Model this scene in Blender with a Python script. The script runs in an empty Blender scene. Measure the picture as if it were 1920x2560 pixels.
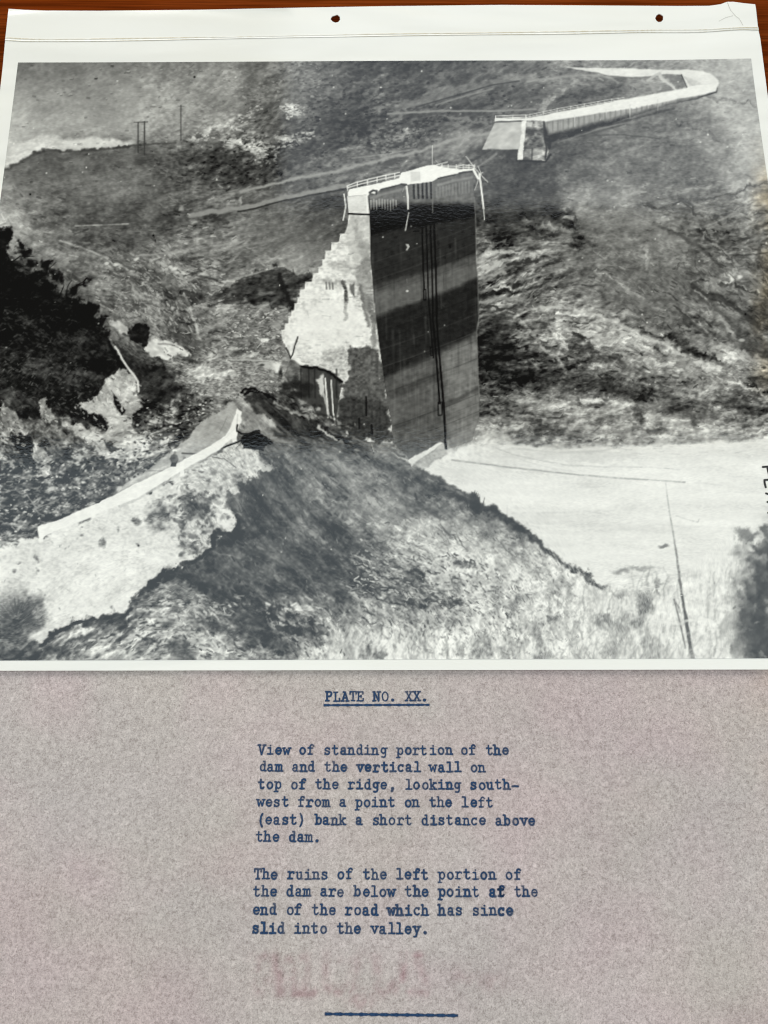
import bpy, bmesh, math, random
import numpy as np
from mathutils import Vector, geometry

sc = bpy.context.scene
COL = sc.collection
U = 0.0254                                   # one inch in metres

# ---------------------------------------------------------------- camera
FPX, CXP, CYP = 1923.0, 960.0, 1280.0        # focal length and centre in pixels of the 1920 x 2560 photograph
TILT = math.radians(13.8)
Z0 = 8.45*U                                  # distance along the axis
ZP = 0.0005                                  # height of the sheets the camera looks at
CT, ST = math.cos(TILT), math.sin(TILT)
CAM = Vector((0.0, -Z0*ST, Z0*CT+ZP))
cam = bpy.data.cameras.new('camera'); cam_ob = bpy.data.objects.new('camera', cam); COL.objects.link(cam_ob)
cam.sensor_fit = 'VERTICAL'; cam.sensor_height = 34.6; cam.sensor_width = 25.95; cam.lens = 34.6*FPX/2560.0
cam.clip_start = 0.005; cam.clip_end = 20.0
cam_ob.location = CAM; cam_ob.rotation_euler = (TILT, 0, 0)
cam.dof.use_dof = True; cam.dof.focus_distance = 0.2130; cam.dof.aperture_fstop = 28.0
sc.camera = cam_ob
sc.cycles.filter_width = 1.1

# ---------------------------------------------------------------- room light
w = bpy.data.worlds.new('World'); sc.world = w; w.use_nodes = True
bg = w.node_tree.nodes['Background']; bg.inputs[0].default_value = (1.0, 0.95, 0.88, 1); bg.inputs[1].default_value = 0.05

def area(name, loc, look, sx, sy, radiance, col):
    l = bpy.data.lights.new(name, 'AREA'); l.shape = 'RECTANGLE'; l.size = sx; l.size_y = sy
    l.color = col; l.energy = radiance*math.pi*sx*sy          # even glow of the given radiance
    o = bpy.data.objects.new(name, l); COL.objects.link(o); o.location = loc
    o.rotation_euler = (Vector(look)-Vector(loc)).to_track_quat('-Z', 'Y').to_euler()
    return o
HC = 1.9
area('ceiling_panel_near', (0.0, 0.20, HC), (0.0, 0.20, 0), 3.4, 0.93, 1.9, (0.78, 0.92, 1.0))
area('ceiling_panel_far', (0.62, 1.92, HC), (0.62, 1.92, 0), 1.9, 0.92, 1.4, (0.84, 0.92, 1.0))
area('window_beyond', (-0.5, 3.4, 1.5), (0, 0, 0), 3.0, 1.6, 9.6, (1.0, 0.975, 0.93))
area('fill_left', (-2.6, -0.5, 1.5), (0, 0, 0), 2.2, 1.4, 4.6, (1.0, 0.975, 0.94))  # added fill light from the left, no window known there
area('fill_right', (2.6, -0.2, 1.6), (0, 0, 0), 1.6, 1.2, 3.8, (1.0, 0.96, 0.90))  # unseen fill added at right to brighten the sheets

vs = sc.view_settings
vs.view_transform = 'Standard'; vs.look = 'None'; vs.exposure = 0.0; vs.gamma = 1.0; vs.use_curve_mapping = False

# ---------------------------------------------------------------- helpers
def onplane(px, py, z=ZP):
    """point of the sheet seen at a pixel of the photograph"""
    h = (px-CXP)/FPX; v = (CYP-py)/FPX
    d = (h, ST+v*CT, -CT+v*ST); t = (z-CAM.z)/d[2]
    return (CAM.x+t*d[0], CAM.y+t*d[1])
def topix(X, Y, Zz=ZP):
    dx = X-CAM.x; dy = Y-CAM.y; dz = Zz-CAM.z
    dep = dy*ST-dz*CT; up = dy*CT+dz*ST
    return CXP+FPX*dx/dep, CYP-FPX*up/dep

def mesh_obj(name, verts, faces, mat, parent=None, smooth=True):
    me = bpy.data.meshes.new(name); me.from_pydata([tuple(v) for v in verts], [], faces); me.update()
    if smooth:
        me.polygons.foreach_set('use_smooth', [True]*len(me.polygons))
    me.materials.append(mat)
    o = bpy.data.objects.new(name, me); COL.objects.link(o)
    if parent: o.parent = parent
    return o
def grid_mesh(name, X, Y, Z, mat, parent=None):
    h, wd = X.shape
    co = np.stack([X, Y, Z], -1).reshape(-1, 3).astype(np.float32)
    i = np.arange(h*wd).reshape(h, wd)
    q = np.stack([i[:-1, :-1], i[:-1, 1:], i[1:, 1:], i[1:, :-1]], -1).reshape(-1, 4).astype(np.int32)
    return quad_mesh(name, co, q, mat, parent)
def quad_mesh(name, co, q, mat, parent=None):
    me = bpy.data.meshes.new(name)
    me.vertices.add(len(co)); me.vertices.foreach_set('co', np.ascontiguousarray(co, np.float32).ravel())
    n = len(q)
    me.loops.add(4*n); me.loops.foreach_set('vertex_index', np.ascontiguousarray(q, np.int32).ravel())
    me.polygons.add(n); me.polygons.foreach_set('loop_start', np.arange(0, 4*n, 4, dtype=np.int32))
    try: me.polygons.foreach_set('loop_total', np.full(n, 4, np.int32))
    except Exception: pass
    me.update(calc_edges=True); me.validate()
    me.polygons.foreach_set('use_smooth', np.ones(n, bool))
    me.materials.append(mat)
    o = bpy.data.objects.new(name, me); COL.objects.link(o)
    if parent: o.parent = parent
    return o
def color_attr(o, name, rgb):
    a = o.data.attributes.new(name, 'FLOAT_COLOR', 'POINT')
    rgba = np.ones((len(o.data.vertices), 4), np.float32); rgba[:, :3] = rgb
    a.data.foreach_set('color', rgba.ravel())
def lin(v):
    v = np.asarray(v, np.float64)
    return np.where(v <= 0.04045, v/12.92, ((v+0.055)/1.055)**2.4)
def root(name, label, cat, loc):
    o = bpy.data.objects.new(name, None); COL.objects.link(o); o.empty_display_size = 0.02; o.location = loc
    o['label'] = label; o['category'] = cat
    return o

class NT:
    def __init__(s, name):
        s.m = bpy.data.materials.new(name); s.m.use_nodes = True; s.t = s.m.node_tree; s.n = s.t.nodes; s.b = s.n['Principled BSDF']
    def add(s, kind, **kw):
        nd = s.n.new(kind)
        for k, v in kw.items():
            if k.startswith('i_'):
                nd.inputs[k[2:].replace('_', ' ')].default_value = v
            else: setattr(nd, k, v)
        return nd
    def link(s, a, b): s.t.links.new(a, b)
    def coords(s, sx, sy, sz=1.0, rot=0.0):
        tc = s.add('ShaderNodeTexCoord'); mp = s.add('ShaderNodeMapping')
        mp.inputs['Scale'].default_value = (sx, sy, sz); mp.inputs['Rotation'].default_value = (0, 0, rot)
        s.link(tc.outputs['Object'], mp.inputs['Vector']); return mp.outputs[0]
    def noise(s, vec, scale=1.0, det=3.0, rough=0.55, dist=0.0):
        n = s.add('ShaderNodeTexNoise'); n.inputs['Scale'].default_value = scale; n.inputs['Detail'].default_value = det
        n.inputs['Roughness'].default_value = rough; n.inputs['Distortion'].default_value = dist
        s.link(vec, n.inputs['Vector']); return n.outputs['Fac']
    def ramp(s, fac, stops):
        r = s.add('ShaderNodeValToRGB'); e = r.color_ramp.elements
        while len(e) < len(stops): e.new(0.5)
        for k, (p, c) in enumerate(stops): e[k].position = p; e[k].color = (*c, 1)
        s.link(fac, r.inputs[0]); return r.outputs[0]
    def mix(s, a, b, fac, mode='MIX'):
        m = s.add('ShaderNodeMix', data_type='RGBA', blend_type=mode)
        for sock, v in ((m.inputs[6], a), (m.inputs[7], b)):
            if isinstance(v, tuple): sock.default_value = (*v, 1)
            else: s.link(v, sock)
        if isinstance(fac, float): m.inputs[0].default_value = fac
        else: s.link(fac, m.inputs[0])
        return m.outputs[2]
    def math(s, op, a, b):
        m = s.add('ShaderNodeMath', operation=op)
        for sock, v in ((m.inputs[0], a), (m.inputs[1], b)):
            if isinstance(v, (int, float)): sock.default_value = v
            else: s.link(v, sock)
        return m.outputs[0]
    def bump(s, h, strength, dist, normal=None):
        b = s.add('ShaderNodeBump'); b.inputs['Strength'].default_value = strength; b.inputs['Distance'].default_value = dist
        s.link(h, b.inputs['Height'])
        if normal is not None: s.link(normal, b.inputs['Normal'])
        return b.outputs[0]

# ---------------------------------------------------------------- materials
def wood():
    k = NT('cherry_veneer')
    v = k.coords(9, 260, 1, 0.02); v2 = k.coords(22, 1400, 1, 0.02); v3 = k.coords(3, 14)
    c = k.ramp(k.noise(v, 1.0, 4, .6, .6), [(.25, (.12, .020, .003)), (.5, (.18, .034, .005)), (.75, (.25, .055, .010))])
    c = k.mix(c, k.ramp(k.noise(v2, 1.0, 3, .6), [(.38, (.25, .22, .2)), (.6, (1, 1, 1))]), .7, 'MULTIPLY')
    c = k.mix(c, k.ramp(k.noise(v3, 1.0, 2), [(.3, (.75, .72, .7)), (.7, (1.15, 1.1, 1.05))]), 1.0, 'MULTIPLY')
    k.link(c, k.b.inputs['Base Color']); k.b.inputs['Roughness'].default_value = .55; k.b.inputs['Specular IOR Level'].default_value = .0
    k.link(k.bump(k.noise(v2, 1.0, 2), .15, .0001), k.b.inputs['Normal'])
    return k.m
def caption_paper():
    k = NT('onionskin_paper')
    a = k.add('ShaderNodeAttribute', attribute_name='tint')
    fib = k.noise(k.coords(1700, 1100, 1, .5), 1.0, 3, .62, 1.4)
    fib2 = k.noise(k.coords(1150, 1800, 1, -.6), 1.0, 3, .62, 1.4)
    blo = k.noise(k.coords(420, 420), 1.0, 3, .6, .5)
    f = k.math('ADD', k.math('MULTIPLY', fib, .5), k.math('MULTIPLY', fib2, .5))
    c = k.mix(a.outputs['Color'], k.ramp(f, [(.36, (.62, .60, .59)), (.5, (.98, .98, .98)), (.64, (1.27, 1.28, 1.29))]), 1.0, 'MULTIPLY')
    c = k.mix(c, k.ramp(blo, [(.3, (.90, .89, .89)), (.7, (1.09, 1.09, 1.09))]), 1.0, 'MULTIPLY')
    k.link(c, k.b.inputs['Base Color']); k.b.inputs['Roughness'].default_value = .75; k.b.inputs['Specular IOR Level'].default_value = .25
    k.link(k.bump(f, .25, .00004), k.b.inputs['Normal'])
    return k.m
def print_paper():
    k = NT('glossy_print_paper')
    v = k.coords(16, 60); c = k.ramp(k.noise(v, 1.0, 3), [(.3, (.77, .762, .69)), (.7, (.80, .795, .735))])
    k.link(c, k.b.inputs['Base Color']); k.b.inputs['Roughness'].default_value = .13; k.b.inputs['IOR'].default_value = 1.5
    n = k.bump(k.noise(k.coords(6, 30, 1, .03), 1.0, 2.5, .5, .6), .6, .0030)
    k.link(n, k.b.inputs['Normal'])
    return k.m
def emulsion():
    k = NT('silver_gelatin_image')
    a = k.add('ShaderNodeAttribute', attribute_name='tone')
    k.link(a.outputs['Color'], k.b.inputs['Base Color']); k.b.inputs['Roughness'].default_value = .07; k.b.inputs['IOR'].default_value = 1.5
    h = k.noise(k.coords(640, 1150, 1, .1), 1.0, 2.0, .5, .6)
    n = k.bump(h, .2, .00006)
    n = k.bump(k.noise(k.coords(24, 40), 1.0, 2), .25, .0004, n)
    k.link(n, k.b.inputs['Normal'])
    return k.m
def tinted(name, rough, spec=.5):
    k = NT(name); a = k.add('ShaderNodeAttribute', attribute_name='tint')
    k.link(a.outputs['Color'], k.b.inputs['Base Color']); k.b.inputs['Roughness'].default_value = rough; k.b.inputs['Specular IOR Level'].default_value = spec
    return k.m
def ink(name, dark, light, rough, breakup):
    k = NT(name)
    a = k.add('ShaderNodeAttribute', attribute_name='ink')
    nz = k.noise(k.coords(1900, 1900), 1.0, 3, .6)
    c = k.ramp(nz, [(.35, dark), (.72, light)]); k.link(c, k.b.inputs['Base Color'])
    k.b.inputs['Roughness'].default_value = rough; k.b.inputs['Specular IOR Level'].default_value = .2
    big = k.noise(k.coords(500, 500), 1.0, 2)
    al = k.math('MULTIPLY', a.outputs['Fac'], k.math('ADD', 1.0-breakup, k.math('MULTIPLY', k.math('ADD', nz, big), breakup)))
    m = k.add('ShaderNodeMath', operation='MINIMUM'); k.link(al, m.inputs[0]); m.inputs[1].default_value = 1.0
    k.link(m.outputs[0], k.b.inputs['Alpha'])
    return k.m
M_WOOD, M_CAP, M_PAPER, M_EMU = wood(), caption_paper(), print_paper(), emulsion()
M_TINT = tinted('stained_crease', .3); M_INK = ink('blue_carbon_ink', (.010, .034, .090), (.022, .066, .150), .7, .22)
M_MARK = ink('black_marker_ink', (.012, .012, .012), (.05, .05, .05), .4, .1)
# ---------------------------------------------------------------- print artwork
PX0, PX1, PY0, PY1 = -180.0, 2112.0, 128.0, 1668.0
SC = 0.5
CW = int((PX1-PX0)*SC); CH = int((PY1-PY0)*SC)
gx = (np.arange(CW)+0.5)/SC+PX0; gy = (np.arange(CH)+0.5)/SC+PY0
XX, YY = np.meshgrid(gx.astype(np.float32), gy.astype(np.float32))

def hash_grid(h, w, seed):
    return np.random.RandomState(seed).rand(h, w).astype(np.float32)

def vnoise(u, v, seed):
    g = hash_grid(128, 128, seed)
    iu = np.floor(u).astype(np.int32); iv = np.floor(v).astype(np.int32)
    fu = u-iu; fv = v-iv
    fu = fu*fu*(3-2*fu); fv = fv*fv*(3-2*fv)
    a, b = iu & 127, (iu+1) & 127; c, d = iv & 127, (iv+1) & 127
    return (g[c, a]*(1-fu)+g[c, b]*fu)*(1-fv)+(g[d, a]*(1-fu)+g[d, b]*fu)*fv

def fbm(X, Y, lx, ly, ang=0.0, octv=4, seed=1, gain=0.55, ridge=False):
    ca, sa = np.cos(ang), np.sin(ang)
    u = (X*ca+Y*sa)/lx; v = (-X*sa+Y*ca)/ly
    t = np.zeros_like(X); amp = 1.0; tot = 0
    for o in range(octv):
        n = vnoise(u+17.3*o, v+9.1*o, seed+o)
        if ridge: n = 1-np.abs(2*n-1)
        t += amp*(n-0.5); tot += amp; amp *= gain
        u = u*2.03; v = v*2.03
    return t/tot*2.0        # about -1..1

def blur(a, r):
    if r < 0.6: return a
    for _ in range(3):
        k = int(max(1, round(r)));
        for ax in (0, 1):
            p = np.concatenate([np.repeat(np.take(a, [0], ax), k+1, ax), a, np.repeat(np.take(a, [-1], ax), k, ax)], ax)
            c = np.cumsum(p.astype(np.float64), ax)
            n = a.shape[ax]
            a = ((np.take(c, np.arange(2*k+1, 2*k+1+n), ax)-np.take(c, np.arange(0, n), ax))/(2*k+1)).astype(np.float32)
    return a

def field(pts, sig, chunk=40):
    """smooth field through scattered (x, y, value) notes: normalised blend of two widths"""
    p = np.array(pts, np.float32)
    st = 8
    X = XX[::st, ::st]; Y = YY[::st, ::st]
    num = np.zeros_like(X); den = np.zeros_like(X)
    for x, y, v in p:
        d2 = (X-x)**2+(Y-y)**2
        w = np.exp(-d2/(2*sig*sig))+1e-3/(1+d2/4e3)
        num += w*v; den += w
    f = num/den
    yi = (np.arange(CH))/st; xi = np.arange(CW)/st
    y0 = np.minimum(yi.astype(int), f.shape[0]-2); x0 = np.minimum(xi.astype(int), f.shape[1]-2)
    fy = np.clip(yi-y0, 0, 1)[:, None].astype(np.float32); fx = np.clip(xi-x0, 0, 1)[None, :].astype(np.float32)
    return (f[y0][:, x0]*(1-fx)+f[y0][:, x0+1]*fx)*(1-fy)+(f[y0+1][:, x0]*(1-fx)+f[y0+1][:, x0+1]*fx)*fy

WX = fbm(XX, YY, 22, 22, 0, 4, 501, .62)
WY = fbm(XX, YY, 22, 22, 0, 4, 601, .62)

def box_of(x0, x1, y0, y1):
    i0 = max(0, int((y0-PY0)*SC)); i1 = min(CH, int((y1-PY0)*SC)+2)
    j0 = max(0, int((x0-PX0)*SC)); j1 = min(CW, int((x1-PX0)*SC)+2)
    return slice(i0, i1), slice(j0, j1)

def pmask(pts, soft=1.5, rag=0.0):
    rag = rag*1.9
    p = np.array(pts, np.float32); m = 4*soft+rag+4
    sl = box_of(p[:, 0].min()-m, p[:, 0].max()+m, p[:, 1].min()-m, p[:, 1].max()+m)
    x = XX[sl]; y = YY[sl]
    if x.size == 0: return sl, x
    if rag: x = x+rag*WX[sl]; y = y+rag*WY[sl]
    ins = np.zeros(x.shape, bool); d2 = np.full(x.shape, 1e9, np.float32)
    n = len(p)
    for i in range(n):
        ax, ay = p[i]; bx, by = p[(i+1) % n]
        if ay != by:
            c = ((ay > y) != (by > y)) & (x < (bx-ax)*(y-ay)/(by-ay)+ax)
            ins ^= c
        ex, ey = bx-ax, by-ay; L = ex*ex+ey*ey+1e-9
        t = np.clip(((x-ax)*ex+(y-ay)*ey)/L, 0, 1)
        d2 = np.minimum(d2, (x-ax-t*ex)**2+(y-ay-t*ey)**2)
    d = np.sqrt(d2); d[~ins] *= -1
    s = max(soft, 0.9)
    m = np.clip(d/(2*s)+0.5, 0, 1)
    return sl, m*m*(3-2*m)

def smask(pts, w, w2=None, soft=1.2, rag=0.0):
    rag = rag*(1.5 if max(w, w2 or w) > 5 else .45)
    p = np.array(pts, np.float32); w2 = w if w2 is None else w2
    m = max(w, w2)+4*soft+rag+4
    sl = box_of(p[:, 0].min()-m, p[:, 0].max()+m, p[:, 1].min()-m, p[:, 1].max()+m)
    x = XX[sl]; y = YY[sl]
    if x.size == 0: return sl, x
    if rag: x = x+rag*WX[sl]; y = y+rag*WY[sl]
    seg = np.hypot(*(p[1:]-p[:-1]).T); tot = seg.sum()+1e-6; acc = 0
    best = np.full(x.shape, -1e9, np.float32)
    for i in range(len(p)-1):
        ax, ay = p[i]; ex, ey = p[i+1]-p[i]; L = ex*ex+ey*ey+1e-9
        t = np.clip(((x-ax)*ex+(y-ay)*ey)/L, 0, 1)
        d = np.hypot(x-ax-t*ex, y-ay-t*ey)
        ww = w+(w2-w)*(acc+t*seg[i])/tot
        best = np.maximum(best, ww/2-d); acc += seg[i]
    s = max(soft, 0.9)
    m = np.clip(best/(2*s)+0.5, 0, 1)
    return sl, m*m*(3-2*m)

def emask(x0, y0, rx, ry, ang=0.0, soft=0.5, rag=0.0):
    rag = rag*1.5
    m = max(rx, ry)*(1+soft)+rag+4
    sl = box_of(x0-m, x0+m, y0-m, y0+m)
    x = XX[sl]; y = YY[sl]
    if x.size == 0: return sl, x
    if rag: x = x+rag*WX[sl]; y = y+rag*WY[sl]
    ca, sa = np.cos(ang), np.sin(ang)
    d = np.hypot(((x-x0)*ca+(y-y0)*sa)/rx, (-(x-x0)*sa+(y-y0)*ca)/ry)
    m = np.clip((1+soft-d)/(2*soft), 0, 1)
    return sl, m*m*(3-2*m)

def mark(ax, ay, bx, by, w, tone, al):
    m = w+3
    i0 = int((min(ay, by)-m-PY0)*SC); i1 = int((max(ay, by)+m-PY0)*SC)+2; j0 = int((min(ax, bx)-m-PX0)*SC); j1 = int((max(ax, bx)+m-PX0)*SC)+2
    if i0 < 0 or j0 < 0 or i1 > CH or j1 > CW: return
    x = XX[i0:i1, j0:j1]; y = YY[i0:i1, j0:j1]; ex, ey = bx-ax, by-ay
    t = np.clip(((x-ax)*ex+(y-ay)*ey)/(ex*ex+ey*ey+1e-6), 0, 1)
    d = (x-ax-t*ex)**2+(y-ay-t*ey)**2
    k = al*np.clip(1.35-d/(w*w*.42), 0, 1)
    A.V[i0:i1, j0:j1] += k*(tone-A.V[i0:i1, j0:j1])
class Art: pass
A = Art()

def put(slm, tone, al=1.0, tex=None, mod=None):
    """lay a tone (0-255) through a mask; tex = (amp, texture) keeps grain in it"""
    sl, m = slm
    if m.size == 0: return
    t = tone
    if tex is not None: t = t+tex[0]*tex[1][sl]
    if mod is not None: m = m*np.clip(mod[sl], 0, 1)
    A.V[sl] = A.V[sl]*(1-al*m)+t*al*m

def poly(pts, tone, soft=1.5, rag=0, al=1.0, tex=None, mod=None): put(pmask(pts, soft, rag), tone, al, tex, mod)
def line(pts, w, tone, al=1.0,  w2=None, soft=1.2, rag=0, tex=None, mod=None): put(smask(pts, w, w2, soft, rag), tone, min(1.0, al*1.3 if w > 2.9 else al), tex, mod)
def spot(x, y, rx, ry, tone, al=1.0, ang=0.0, soft=0.5, rag=0, tex=None, mod=None): put(emask(x, y, rx, ry, ang, soft, rag), tone, al, tex, mod)

def lic(noise, ang, L, hop=1.0):
    """smear noise along a direction field"""
    H, W = noise.shape
    c = np.cos(ang).astype(np.float32); s = np.sin(ang).astype(np.float32)
    jj, ii = np.meshgrid(np.arange(W, dtype=np.float32), np.arange(H, dtype=np.float32))
    acc = noise.copy(); n = 1.0
    for sg in (1, -1):
        px = jj.copy(); py = ii.copy()
        for k in range(L):
            a = np.clip(py, 0, H-1).astype(np.int32); b = np.clip(px, 0, W-1).astype(np.int32)
            px += sg*hop*c[a, b]; py += sg*hop*s[a, b]
            a = np.clip(py+0.5, 0, H-1).astype(np.int32); b = np.clip(px+0.5, 0, W-1).astype(np.int32)
            w = 1-(k+1)/(L+1)
            acc += w*noise[a, b]; n += w
    acc /= n
    acc -= acc.mean(); acc /= acc.std()
    return acc

# tone notes over the open ground (x, y, grey)
TONES = [tuple(map(float, t.split(','))) for t in """
60,165,108 150,165,115 300,165,110 450,165,120 560,165,132 650,165,110 750,165,95 850,165,80 950,165,72 1050,165,74 1150,165,80 1250,165,92 1350,165,115 1450,165,125 1600,165,135 1750,165,150 1860,165,190
45,210,140 120,210,132 250,210,132 320,220,148 450,210,145 550,210,145 650,210,112 750,200,112 850,210,88 950,210,82 1050,210,78 1150,215,90 1300,235,95 1400,220,112 1850,220,162 1800,260,162
45,260,160 120,260,142 250,260,132 350,265,150 450,260,150 560,260,130 650,260,105 720,265,115 800,260,84 900,260,80 980,260,86 1200,255,82 1300,250,88 1400,245,95 1450,270,90 1500,240,100 1420,210,105
40,310,172 130,310,158 230,310,155 330,310,160 450,310,155 560,310,145 650,310,108 720,310,85 800,310,76 900,310,70 1000,310,70 1100,310,82 1180,305,75 1200,330,100
420,345,150 500,355,110 600,350,105 680,345,105 760,350,82 850,345,68 950,345,75 1050,350,95 1150,345,125
60,420,95 150,395,82 230,390,85 320,385,85 400,375,80 470,385,62 540,400,58 620,390,75 690,385,75 760,380,70 840,375,75 900,390,100
100,450,110 200,440,115 300,440,110 380,440,97 450,430,95 520,440,67 600,450,62 660,440,85 740,420,105 850,410,112 960,395,120
30,480,125 100,500,110 200,490,110 300,490,110 400,490,107 500,480,105 600,480,110 680,480,112 780,450,95 840,450,85
50,530,140 120,530,105 220,540,82 320,545,78 420,548,75 520,540,95 600,525,110 680,520,88 760,500,82 840,500,80
20,575,175 80,575,150 160,590,105 260,600,88 360,590,90 460,600,98 540,590,108 640,570,112 720,560,100 800,550,85 850,560,80
90,620,130 180,640,125 300,630,92 360,640,108 430,640,118 520,630,118 600,620,118 680,620,118 740,610,112 800,600,105 60,640,120
170,680,108 260,670,105 330,670,112 420,680,128 500,670,128 570,670,120 650,650,118 720,650,140 770,660,130
220,720,118 300,710,112 370,720,100 430,730,118 500,730,90 560,770,115 640,790,118 700,800,110
250,770,110 320,770,112 400,780,118 450,800,95 520,790,120 600,800,118 660,830,115 700,850,120
320,830,105 380,810,118 430,850,100 480,870,75 540,860,115 600,870,105 660,880,115 700,920,130
420,910,130 500,915,165 560,920,160 620,920,150 680,930,140 440,950,90 520,950,135 580,955,130 640,950,125
350,970,55 400,980,50 450,980,65 500,975,90 560,985,135 620,965,120 350,920,52 400,930,55
360,1030,80 420,1030,72 480,1020,85 520,1010,95 360,1080,90 420,1080,75 460,1060,80 400,1120,120
80,880,36 150,880,38 220,900,45 100,950,55 180,960,40 30,930,50 60,1000,118 240,960,100 120,1050,92 180,1050,100
40,1150,78 100,1150,80 160,1180,72 220,1180,72 280,1150,80 330,1130,88 60,1230,68 140,1230,70 220,1230,72 300,1200,78 40,1290,90 120,1280,75
1240,450,82 1300,430,68 1360,460,92 1420,440,110 1500,420,110 1600,420,108 1700,400,108 1800,380,137 1880,400,172 1450,390,98 1550,350,110 1650,330,105 1750,300,125 1850,300,167 1400,400,75
1240,540,68 1260,600,62 1300,520,80 1340,480,95 1450,490,130 1550,500,130 1650,490,112 1750,480,118 1850,450,147 1910,500,145
1360,600,110 1420,590,105 1520,560,120 1600,560,122 1700,560,112 1800,540,112 1890,560,132
1250,640,112 1300,650,128 1400,640,122 1500,640,112 1600,640,112 1680,620,125 1750,640,95 1820,640,102 1890,650,112
1230,680,150 1300,690,105 1400,700,105 1500,700,105 1600,700,105 1700,690,110 1760,700,100 1820,700,110 1890,700,122
1230,740,95 1300,750,100 1400,740,105 1500,740,112 1600,760,120 1680,760,110 1750,740,105 1780,780,128 1850,740,118 1880,800,85
1240,800,85 1290,790,110 1380,790,160 1480,800,165 1560,790,110 1640,800,108 1720,810,110 1800,820,110 1860,840,90
1230,850,60 1300,850,120 1380,860,130 1480,850,160 1560,840,172 1640,870,160 1720,850,125 1800,870,140 1900,870,85
1240,900,42 1320,910,50 1380,910,95 1460,900,120 1540,900,140 1620,900,150 1700,890,150 1780,900,165 1850,900,180 1910,910,150
1230,960,70 1300,960,62 1380,950,75 1460,960,62 1540,960,66 1620,940,120 1700,940,130 1780,960,120 1850,960,150 1910,960,110
1230,1010,90 1300,1010,110 1380,1010,130 1460,1010,150 1540,1000,135 1620,990,80 1700,1000,95 1780,1020,80 1860,1000,85 1910,1010,80
1240,1070,140 1320,1060,110 1400,1060,130 1480,1060,135 1560,1060,130 1640,1050,160 1720,1060,170 1800,1070,165 1880,1060,150
640,1000,80 700,1020,90 720,1060,85 800,1080,80 880,1100,85 600,1020,140 640,1060,120 680,1090,110 740,1100,75
600,1130,85 660,1130,115 720,1150,110 800,1140,106 900,1150,105 980,1160,102 560,1180,106 620,1200,79 700,1210,91 800,1200,106 900,1200,105 1000,1200,89 1080,1210,83
570,1260,94 640,1270,78 720,1280,85 800,1270,94 900,1270,110 1000,1260,105 1100,1260,91 1180,1270,88 1150,1300,141
570,1330,68 640,1340,79 720,1340,85 800,1330,79 850,1350,74 900,1340,94 980,1330,153 1060,1320,166 1140,1330,176 1220,1330,141 1280,1350,132
540,1400,72 620,1400,81 700,1400,85 780,1400,89 860,1390,71 940,1390,89 1020,1390,161 1100,1390,181 1180,1390,186 1260,1390,191 1330,1390,176
460,1450,85 540,1460,74 620,1460,71 700,1460,85 780,1450,89 880,1440,81 960,1440,141 1040,1450,145 1120,1440,176 1200,1450,191 1300,1440,198 1400,1440,186
380,1510,102 440,1500,140 520,1500,115 580,1510,85 640,1520,74 720,1510,98 800,1510,94 880,1500,85 960,1490,141 1040,1500,124 1120,1500,149 1200,1500,176 1300,1500,201 1400,1490,201 1480,1490,196
280,1570,130 340,1560,150 420,1550,150 500,1550,130 570,1570,85 640,1570,68 700,1560,94 780,1540,133 860,1550,144 940,1540,144 1020,1550,166 1100,1540,166 1200,1550,186 1300,1560,186 1400,1550,206 1480,1540,196
60,1640,72 140,1640,140 240,1630,165 330,1620,170 420,1620,150 500,1620,165 580,1610,160 660,1600,94 740,1600,150 820,1600,204 900,1600,205 980,1610,212 1060,1600,206 1140,1610,212 1220,1600,201 1300,1610,191 1400,1620,206 1500,1610,201
-120,300,130 -120,500,115 -120,800,60 -120,1100,70 -120,1600,70 2050,300,162 2050,600,120 2050,900,120 2050,1050,120
1560,1480,211 1620,1440,212 1700,1450,212 1780,1450,212 1560,1560,206 1650,1560,212 1760,1560,212 1600,1640,206 1700,1640,212 1800,1640,212 1850,1480,176
""".split()]
# direction notes (x, y, degrees down to the right)
DIRS = [tuple(map(float, t.split(','))) for t in """
200,220,-15 600,250,-25 900,250,-10 1100,260,-20 200,450,0 450,430,10 650,480,-14 800,500,-14 300,560,0 700,560,-20 600,600,-12
100,600,25 200,650,25 300,700,15 420,700,40 460,780,60 550,680,0 650,700,-15 600,830,0 700,850,30 500,920,5 600,930,10
330,880,35 400,980,30 420,1060,20 250,950,55 150,900,30 60,900,20 100,1050,50 200,1180,20 60,1230,10 400,1120,-30
1300,450,-20 1450,420,5 1650,330,-5 1800,420,5 1500,500,10 1700,560,10 1850,560,-20 1300,560,15 1400,650,-8 1260,680,-30 1550,650,10 1300,750,-18 1250,820,-8 1600,720,22 1750,680,38 1860,720,38 1700,800,32 1850,850,28
1450,800,8 1600,850,20 1300,900,12 1450,920,12 1600,950,20 1750,950,22 1850,920,15 1350,1020,8 1500,1030,5 1700,1050,0 1850,1060,-3
660,1060,48 750,1100,42 850,1120,35 620,1200,55 700,1250,48 850,1250,42 1000,1210,32 1100,1260,32 800,1380,40 950,1420,28 1100,1380,35 1250,1420,40 600,1450,45 700,1500,40 850,1500,35 1000,1520,30 1150,1520,30 1350,1520,50
450,1530,30 350,1590,-20 300,1550,-30 550,1600,25 700,1600,25 850,1610,75 1000,1620,80 1150,1620,80 1300,1600,70 1450,1580,75 1600,1550,80 1750,1550,80 1600,1250,0 1600,1420,-10
""".split()]
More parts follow.
